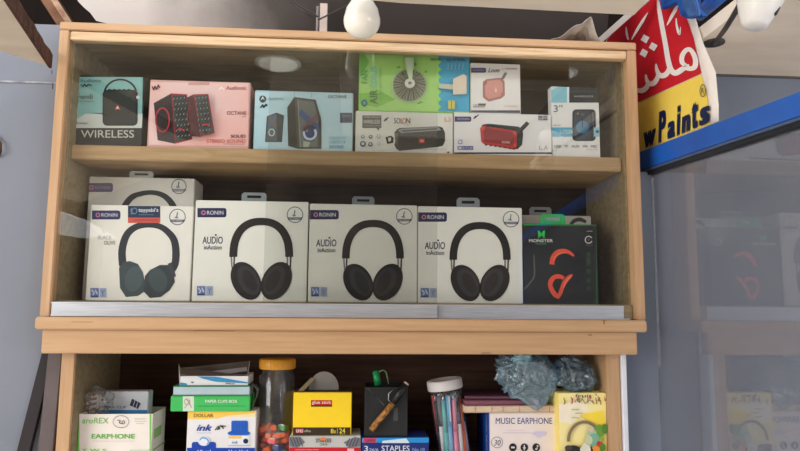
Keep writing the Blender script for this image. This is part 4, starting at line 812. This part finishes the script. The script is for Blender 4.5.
f = cy.face((255, 355), 4.7); f.layer = 2; f.rect(178, 340, 448, 386, (56, 44, 34)); f.rect(263, 212, 362, 243, (190, 32, 40)); f.rect(263, 236, 362, 243, (90, 24, 24)); f.text('glue stick', 268, 214, 358, 234, (240, 226, 210), .03); f.rect(192, 346, 228, 366, (190, 32, 60)); f.text('UHU', 194, 348, 226, 364, (236, 226, 220), .06); f.text('office', 232, 350, 262, 362, (210, 200, 180)); f.text('8', 356, 346, 370, 368, (240, 214, 60), .03); f.text('g', 372, 354, 380, 368, (240, 214, 60)); f.rect(386, 344, 389, 370, (180, 160, 60)); f.text('24', 396, 344, 424, 366, (240, 214, 60), .03); f.text('pcs', 400, 368, 424, 374, (220, 200, 80)); f.done('printing', cy.root)
DKF = mat('dark_grey_card', (84, 78, 74), .6, 0, .1)
mb = MB(); cxx = (at(324, 390, .10)-cy.c).x; r_ = .0285; zc = cy.h+.004; pts = [(cxx-r_, .0, cy.h+.0005), (cxx+r_, .0, cy.h+.0005)]+[(cxx+r_*math.cos(a), .0, zc+r_*1.12*math.sin(a)) for a in [i*PI/20 for i in range(21)]]
mb.prism([Vector(p) for p in pts], (0, .0012, 0), mat('grey_card_tab', (134, 128, 122), .6, 0, .05)); mb.done('lid_tab', cy.root, label='round grey lid tab')
flap(cy.root, cy, [(294, 395), (300, 395), (316, 378), (311, 378)], .065, .09, mat('tan_card', (150, 134, 104), .6))
mb = MB(); mb.box((-cy.w/2, -cy.d/2+.002, cy.h+.0003), (cy.w/2, cy.d/2, cy.h+.0016), mat('dark_lid_card', (60, 50, 36), .6)); mb.done('lid', cy.root)
# --- blue staples box with the black pen cup
cb_ = Carton('staples_box', 'dark blue staples box with a light blue band under the black pen cup', 'box', (361.5, 437.5, 429, 470), .060, .075, ZL, (30, 48, 120))
f = cb_.face((355, 362), 5.06); f.layer = 2; f.rect(32, 378, 374, 408, (40, 146, 216)); f.rect(40, 384, 108, 408, (206, 86, 120)); f.poly([(140, 398), (260, 386), (276, 410), (136, 410)], (214, 234, 240)); f.text('3', 46, 424, 66, 452, (226, 230, 240), .04); f.text('26/6', 72, 436, 118, 450, (190, 200, 226), .03); f.text('STAPLES', 134, 422, 276, 452, (226, 230, 240), .03); f.text('No.10', 290, 434, 352, 450, (150, 170, 220), .03); f.text('UHU', 52, 388, 100, 404, (150, 40, 80), .05); f.done('printing', cb_.root)
zb3 = cb_.c.z+cb_.h+.0004
L_ = at(364.5, 410, .066); R_ = at(407.5, 410, .066); T_ = at(386, 387, .066)
cw = (R_.x-L_.x)/2; ccx = (R_.x+L_.x)/2; ch_ = T_.z-zb3
t = root('pen_cup', 'black square pen cup standing on the dark blue staples box', 'pen cup', (ccx, .066+cw, zb3))
CUP = mat('black_cup_plastic', (40, 42, 44), .32, 0, .05)
b = MB(); th = .0016
b.box((-cw, -cw, 0), (cw, cw, .002), CUP); b.box((-cw, -cw, .002), (cw, -cw+th, ch_), CUP, .0005); b.box((-cw, cw-th, .002), (cw, cw, ch_), CUP, .0005); b.box((-cw, -cw+th, .002), (-cw+th, cw-th, ch_), CUP, .0005); b.box((cw-th, -cw+th, .002), (cw, cw-th, ch_), CUP, .0005); b.done('cup_body', t)
b = MB(); b.box((cw*.35, -cw-.0008, ch_*.32), (cw*.55, -cw, ch_*.58), mat('grey_window', (74, 76, 78), .4)); b.prism([(-cw*.9, -cw-.0006, ch_*.98), (-cw*.85, -cw-.0006, ch_*.98), (-cw*.1, -cw-.0006, ch_*.62), (-cw*.1, -cw-.0006, ch_*.65)], (0, .0005, 0), mat('grey_crease', (90, 94, 94), .4)); b.done('front_mark', t)
# patterned wooden pen across the front of the cup, hooked on by its clip
a0 = at(371, 430, .0585); a1 = at(393, 403, .0585); a2 = at(406, 384, .0585); a3 = at(404.5, 386, .0585)
t = root('patterned_pen', 'brown patterned pen with a black cap slanting across the front of the black cup', 'pen', a0)
WP = mat('patterned_wood_barrel', (196, 140, 72), .5, 0, 0, 180, .3, None, (96, 58, 30))
b = MB(); b.rod((0, 0, 0), a1-a0, .0058, WP, 16, .0056); b.done('barrel', t)
b = MB(); b.rod(a1-a0, a2-a0, .0066, BLACKP, 16, .0064); e = (a2-a1).normalized(); b.done('cap', t)
b = MB(); b.rod(a2-a0, a2-a0+e*.003, .0058, mat('cream_plug', (222, 200, 176), .4), 16, .0045); b.done('end_plug', t)
b = MB(); b.tube([a1-a0+Vector((-.003, -.002, .0)), a1-a0+Vector((-.009, -.001, .006)), a1-a0+Vector((-.008, 0, .018)), a1-a0+Vector((0, .002, .024))], .0009, STEEL); b.done('clip', t)
# green sharpener/marker with wire clip standing in the cup
p = at(379, 388, .09)
t = root('green_marker', 'green capped marker with a curved clip sticking out of the black cup', 'marker', (p.x, .09, zb3+.0022))
ztop = at(376, 371, .09).z-zb3-.0022; zc1 = at(378, 385, .09).z-zb3-.0022
dx = at(375.5, 371, .09).x-p.x
b = MB(); b.rod((.006, 0, 0), (dx*.25, 0, zc1), .0052, BLACKP, 16); b.done('barrel', t)
b = MB(); b.rod((dx*.25, 0, zc1), (dx, 0, ztop), .0068, mat('green_cap', (30, 150, 84), .35), 20, .0062); b.done('cap', t)
b = MB(); b.tube([(at(x, y, .088)-Vector((p.x, .09, zb3+.0022))) for x, y in ((379, 372), (383, 370), (386, 372), (387.5, 378), (388.5, 384))], .0011, mat('pale_green_wire', (110, 150, 110), .4)); b.done('clip', t)
# --- pen jar with white lid
px0 = at(444.5, 391, .09); lean = math.radians(8.5); 
jr2 = .0325; Hj = .158
t = root('pen_jar', 'leaning clear plastic jar with a white lid packed with ballpoint pens', 'jar', (at(456, 464, .09).x, .09, ZL+.0050)); t.rotation_euler = (0, -lean, 0)
Hj = (at(444.5, 389, .09).z-ZL-.005)/math.cos(lean)
b = MB(); b.lathe([(0, 0), (jr2-.004, 0), (jr2-.001, .003), (jr2, .01), (jr2, Hj*.96), (jr2-.001, Hj), (jr2-.003, Hj), (jr2-.002, Hj*.95), (jr2-.002, .01), (jr2-.004, .004), (0, .003)], (0, 0, 0), CLEARP, 44); b.done('jar_body', t)
b = MB(); b.lathe([(0, Hj+.0005), (jr2+.0015, Hj+.0005), (jr2+.002, Hj+.002), (jr2+.002, Hj+.017), (jr2, Hj+.019), (jr2-.006, Hj+.0195), (jr2-.008, Hj+.018), (0, Hj+.018)], (0, 0, 0), mat('white_lid', (214, 210, 208), .45, 0, .04), 44); b.done('lid', t)
PC = [('white', (226, 224, 226)), ('light blue', (110, 170, 214)), ('red', (206, 56, 60)), ('orange', (236, 110, 60)), ('lilac', (176, 150, 210)), ('dark grey', (56, 58, 66)), ('teal', (60, 170, 170)), ('pink', (226, 130, 160)), ('brown', (120, 56, 44)), ('navy', (40, 60, 120))]
RM = t.matrix_basis.copy(); JL = Vector(t.location); JR = Matrix.Rotation(-lean, 4, 'Y')
pp = {}
rnd = random.Random(11); seq = [0, 1, 0, 3, 8, 0, 4, 2, 5, 0, 6, 1, 7, 0, 3, 0, 9, 0, 4, 5, 0, 1, 3, 0, 0]
for i, ci_ in enumerate(seq):
    nm, rgb = PC[ci_]; a = i*2*PI/16 if i < 16 else i*2*PI/9; rad = .0250 if i < 16 else .0145
    base_ = Vector((rad*math.cos(a), rad*math.sin(a), .0052)); topv = Vector((rad*math.cos(a+.38), rad*math.sin(a+.38), Hj*rnd.uniform(.86, .95)))
    L_ = (topv-base_).length; d_ = (topv-base_).normalized()
    lbl = '%s ballpoint pen in the leaning jar with the white lid' % nm
    if nm not in pp:
        r = root('ballpoint_pen', lbl, 'pen', (0, 0, 0), 0, 'pens in the leaning jar')
        m = mat('pen_'+nm, rgb, .35); m2 = mat('pen_light', (228, 226, 224), .35) if i % 2 else mat('pen_dark', (66, 66, 76), .35)
        LL = .125
        b = MB(); b.rod((0, 0, .010), (0, 0, LL*.55), .0043, m, 10); b.done('barrel', r)
        b = MB(); b.rod((0, 0, LL*.55), (0, 0, LL), .0045, m2 if ci_ == 0 else m, 10); b.box((.0038, -.0011, LL*.62), (.0054, .0011, LL-.001), m2); b.done('cap', r)
        b = MB(); b.rod((0, 0, .0), (0, 0, .010), .0008, STEEL, 8, .0040); b.done('tip', r)
        pp[nm] = r
    else:
        r0 = pp[nm]; r = r0.copy(); COL.objects.link(r)
        for chd in r0.children:
            q = chd.copy(); COL.objects.link(q); q.parent = r
    flip = i % 2 == 0
    o_ = JR @ base_; dw = JR @ d_
    if flip:  # cap down
        o_ = o_+dw*.126; dw = -dw
    r.location = JL+o_; r.rotation_mode = 'QUATERNION'; r.rotation_quaternion = dw.to_track_quat('Z', 'Y')
# --- music earphone box
cm = Carton('earphone_box', 'white box lettered MUSIC EARPHONE with a blue side, under the stacked notebooks', 'box', (489.5, 412.5, 557, 470), .050, .12, ZL, (238, 226, 222))
f = cm.face((480, 350), 4.4625); f.layer = 2
f.text('MUSIC EARPHONE', 70, 302, 322, 330, (72, 76, 140), .01); f.arc(76, 412, 26, 25, 2.4, (110, 110, 150)); f.text('30', 62, 400, 92, 426, (80, 80, 110), .0, .2); f.rect(100, 368, 230, 371, (226, 200, 222)); f.poly([(228, 372), (250, 362), (300, 364), (292, 380), (262, 392)], (214, 206, 232)); f.rect(120, 356, 200, 359, (230, 210, 220))
for x in (146, 197, 250): f.ell(x, 434, 17, 18, (36, 36, 42)); 
f.rect(138, 430, 154, 438, (220, 214, 214)); f.line([(197, 424), (197, 446)], 5, (220, 214, 214)); f.poly([(189, 434), (205, 434), (197, 444)], (220, 214, 214)); f.line([(254, 424), (254, 440)], 3, (220, 214, 214)); f.ell(250, 441, 5, 4, (220, 214, 214)); f.line([(254, 424), (260, 430)], 3, (220, 214, 214)); f.done('printing', cm.root)
mb = MB(); xx = -cm.w/2-.0004; mb.face([(xx, -cm.d/2, .001), (xx, -cm.d/2, cm.h-.001), (xx, cm.d/2, cm.h-.001), (xx, cm.d/2, .001)], ink((24, 74, 166)))
vs, ps = text_polys('music earphone', 0)
b_ = bmesh.new(); V = [b_.verts.new((xx-.0004, -cm.d/2+.028-.012*v, cm.h-.008-.09*u)) for u, v, _ in vs]
for p_ in ps: b_.faces.new([V[i] for i in p_])
mb._merge(b_, ink((200, 190, 140))); mb.done('blue_side', cm.root, label='blue printed side')
zm = cm.c.z+cm.h+.0005
# --- notebooks on it
def book(name, label, rect, Y, depth, z0, cover, pages, rz=0, h=None, marks=None):
    L = at(rect[0], rect[3], Y).x; R = at(rect[2], rect[3], Y).x; h = h or at((rect[0]+rect[2])/2, rect[1], Y).z-z0
    t = root(name, label, 'book', ((L+R)/2, Y+depth/2, z0), rz, 'notebooks on the earphone box'); W2 = (R-L)/2; D2 = depth/2
    b = MB(); b.box((-W2+.0015, -D2+.001, .0012), (W2-.0015, D2-.001, h-.0012), pages, .0004)
    b.done('page_block', t)
    b = MB(); b.box((-W2, -D2, 0), (W2, D2, .0011), cover, .0003); b.box((-W2, -D2, h-.0011), (W2, D2, h), cover, .0003); b.done('cover', t)
    if marks:
        b = MB()
        for u in marks: b.box((-W2+u*2*W2, -D2+.0002, .0015), (-W2+u*2*W2+.0008, -D2+.0012, h-.0015), ink((150, 120, 104)))
        b.done('page_marks', t)
    return zm if False else z0+h
PG = mat('cream_pages', (226, 204, 180), .7, 0, 0, 40, .2, (1, 1, 20), (196, 170, 146)); PUR = mat('purple_cover', (112, 66, 84), .5, 0, .1); CRC = mat('cream_cover', (214, 186, 160), .6, 0, .06)
z1 = book('notebook', 'cream-edged notebook lying directly on the music earphone box', (464, 404.5, 556, 411.5), .046, .10, zm, CRC, PG, 0, .0125, (.12, .3, .42, .6, .8, .93))
z2 = book('notebook', 'maroon notebook with worn edges on top of the cream one', (464, 399, 540, 404), .050, .10, z1+.0004, PUR, mat('maroon_pages', (150, 96, 110), .6, 0, 0, 80, .2, (1, 1, 20), (110, 62, 80)), .03, .0095)
z3 = book('notebook', 'thin dark purple notebook, topmost of the three notebooks', (466, 394, 528, 398), .058, .09, z2+.0004, mat('dark_purple_cover', (84, 46, 66), .5), mat('dark_pages', (120, 80, 92), .6), -.05, .0065)
# --- plastic bags
BAG = clear('blue_film', (.62, .75, .83), 1.55, .16, (180, 214, 230), .2, .6, .10)
BAG2 = clear('dark_blue_film', (.52, .63, .70), 1.55, .12, (140, 175, 195), .2, .6, .08)
def bag(c, s_, m, seed, label, tail=None):
    b = MB(); b_ = bmesh.new(); bmesh.ops.create_icosphere(b_, subdivisions=6, radius=1)
    def rid(v, k): return 1-abs(2*noise.noise(v*k))
    ax = Vector((.75, -.45, .35+.1*seed)).normalized(); u_ = ax.cross(Vector((0, 0, 1))).normalized(); w_ = ax.cross(u_)
    for v in b_.verts:
        n1 = v.co.normalized(); pol = n1.dot(ax); az = math.atan2(n1.dot(u_), n1.dot(w_))+.8*noise.noise(n1*1.3+Vector((seed, 0, 0)))
        q = Vector((math.cos(az), math.sin(az), 0))
        f1 = rid(q+Vector((seed, seed*2, pol*.35)), 2.6)**2; f2 = rid(q*1.0+Vector((seed*3, 1, pol*.5)), 6.0)**2
        fade = math.sqrt(max(0, 1-pol*pol))
        r_ = .80+.22*noise.noise(n1*1.3+Vector((seed, 4, 2)))+(.26*f1+.13*f2)*fade+.10*rid(n1+Vector((seed, 9, 1)), 1.6)**4+.05*max(0, pol)**3
        sp = Vector(tuple(math.copysign(abs(k_)**.8, k_) for k_ in n1))
        v.co = Vector((sp.x*s_[0]*r_, sp.y*s_[1]*r_, sp.z*s_[2]*r_))
        if tail:
            tp = Vector(tail)-Vector(c); dx_ = (v.co.x-tp.x)/.016
            if v.co.z < 0 and v.co.y < 0: v.co.z += (tp.z*1.02-(-s_[2]*.8))*math.exp(-dx_*dx_)*min(1, -v.co.z/s_[2]*1.1)
    b._merge(b_, m, True)
    o = b.done('plastic_bag'); o.location = c; o['label'] = label; o['category'] = 'bag'; o['group'] = 'crumpled blue plastic bags'; return o
c1 = at(526, 376, .068); bag(c1, (.060, .040, .043), BAG, 1.7, 'light blue crumpled plastic bag on the notebooks', at(536, 403, .04))
c2 = at(573, 374, .062); bag(c2, (.035, .036, .034), BAG2, 6.1, 'darker blue plastic bag squeezed above the fruit-printed pack by the right post')
b = MB(); blob(b, (0, 0, 0), (.018, .010, .010), mat('pale_teal_film', (150, 190, 200), .25, 0, .1, 60), 9.2, .5, 2.5, 4); o = b.done('paper_scrap'); p = at(523, 359, .04); o.location = (p.x, .042, p.z+.001); o['label'] = 'pale crumpled scrap on top of the light blue bag under the ledge'; o['category'] = 'scrap'
# --- fruit printed pack
cf = Carton('fruit_pack', 'yellow pack printed with colourful leaves and an arch, by the right post', 'pack', (559, 393, 607, 470), .022, .07, ZL, (244, 222, 130))
f = cf.face((545, 350), 4.4625); f.layer = 2
YL = mat('yellow_print', (250, 226, 100), .4, 0, 0, 8, .4, None, (246, 236, 180))
f.poly([(62, 192), (280, 190), (274, 470), (62, 470)], YL); f.poly([(62, 240), (150, 230), (200, 260), (120, 330), (62, 320)], (250, 238, 214)); f.poly([(150, 290), (260, 270), (272, 340), (220, 330), (170, 300)], (252, 222, 70))
rnd = random.Random(3)
for k in range(26):
    x = rnd.uniform(66, 276); y = rnd.uniform(194, 226); cl = rnd.choice([(110, 150, 60), (60, 80, 70), (200, 90, 110), (236, 226, 210), (150, 120, 60), (90, 130, 130)]); f.line([(x, y), (x+rnd.uniform(-8, 8), y+rnd.uniform(6, 22))], rnd.uniform(3, 6), cl)
f.line([(130, 232), (142, 214), (150, 234), (164, 216), (176, 238), (196, 220), (214, 236)], 3, (120, 110, 110)); f.text('fruit', 132, 196, 206, 210, (90, 60, 70), .02)
f.rect(114, 262, 150, 267, (180, 196, 110)); f.rect(132, 278, 166, 283, (180, 196, 110)); f.rect(116, 298, 150, 303, (180, 196, 110))
f.arc(172, 400, 78, 88, 15, (156, 132, 96), 175, 330, 30); f.arc(172, 400, 72, 82, 5, (120, 110, 90), 175, 330, 30)
for x, y, rx, ry, cl in ((238, 360, 26, 28, (110, 156, 60)), (262, 350, 14, 22, (84, 130, 50)), (204, 372, 22, 26, (170, 196, 160)), (214, 400, 26, 30, (120, 176, 150)), (190, 400, 18, 22, (200, 206, 170)), (240, 420, 15, 20, (206, 50, 46)), (246, 396, 12, 12, (150, 170, 70)), (252, 432, 14, 18, (90, 130, 50)), (222, 440, 18, 16, (236, 150, 60)), (200, 350, 12, 14, (220, 200, 170)), (180, 446, 30, 18, (60, 60, 54)), (120, 442, 34, 20, (44, 40, 40)), (100, 434, 16, 12, (80, 70, 64))): f.ell(x, y, rx, ry, cl)
f.poly([(150, 440), (170, 412), (196, 424), (200, 452), (160, 460)], (226, 220, 204)); f.rect(62, 455, 276, 530, (50, 46, 44)); f.done('printing', cf.root)
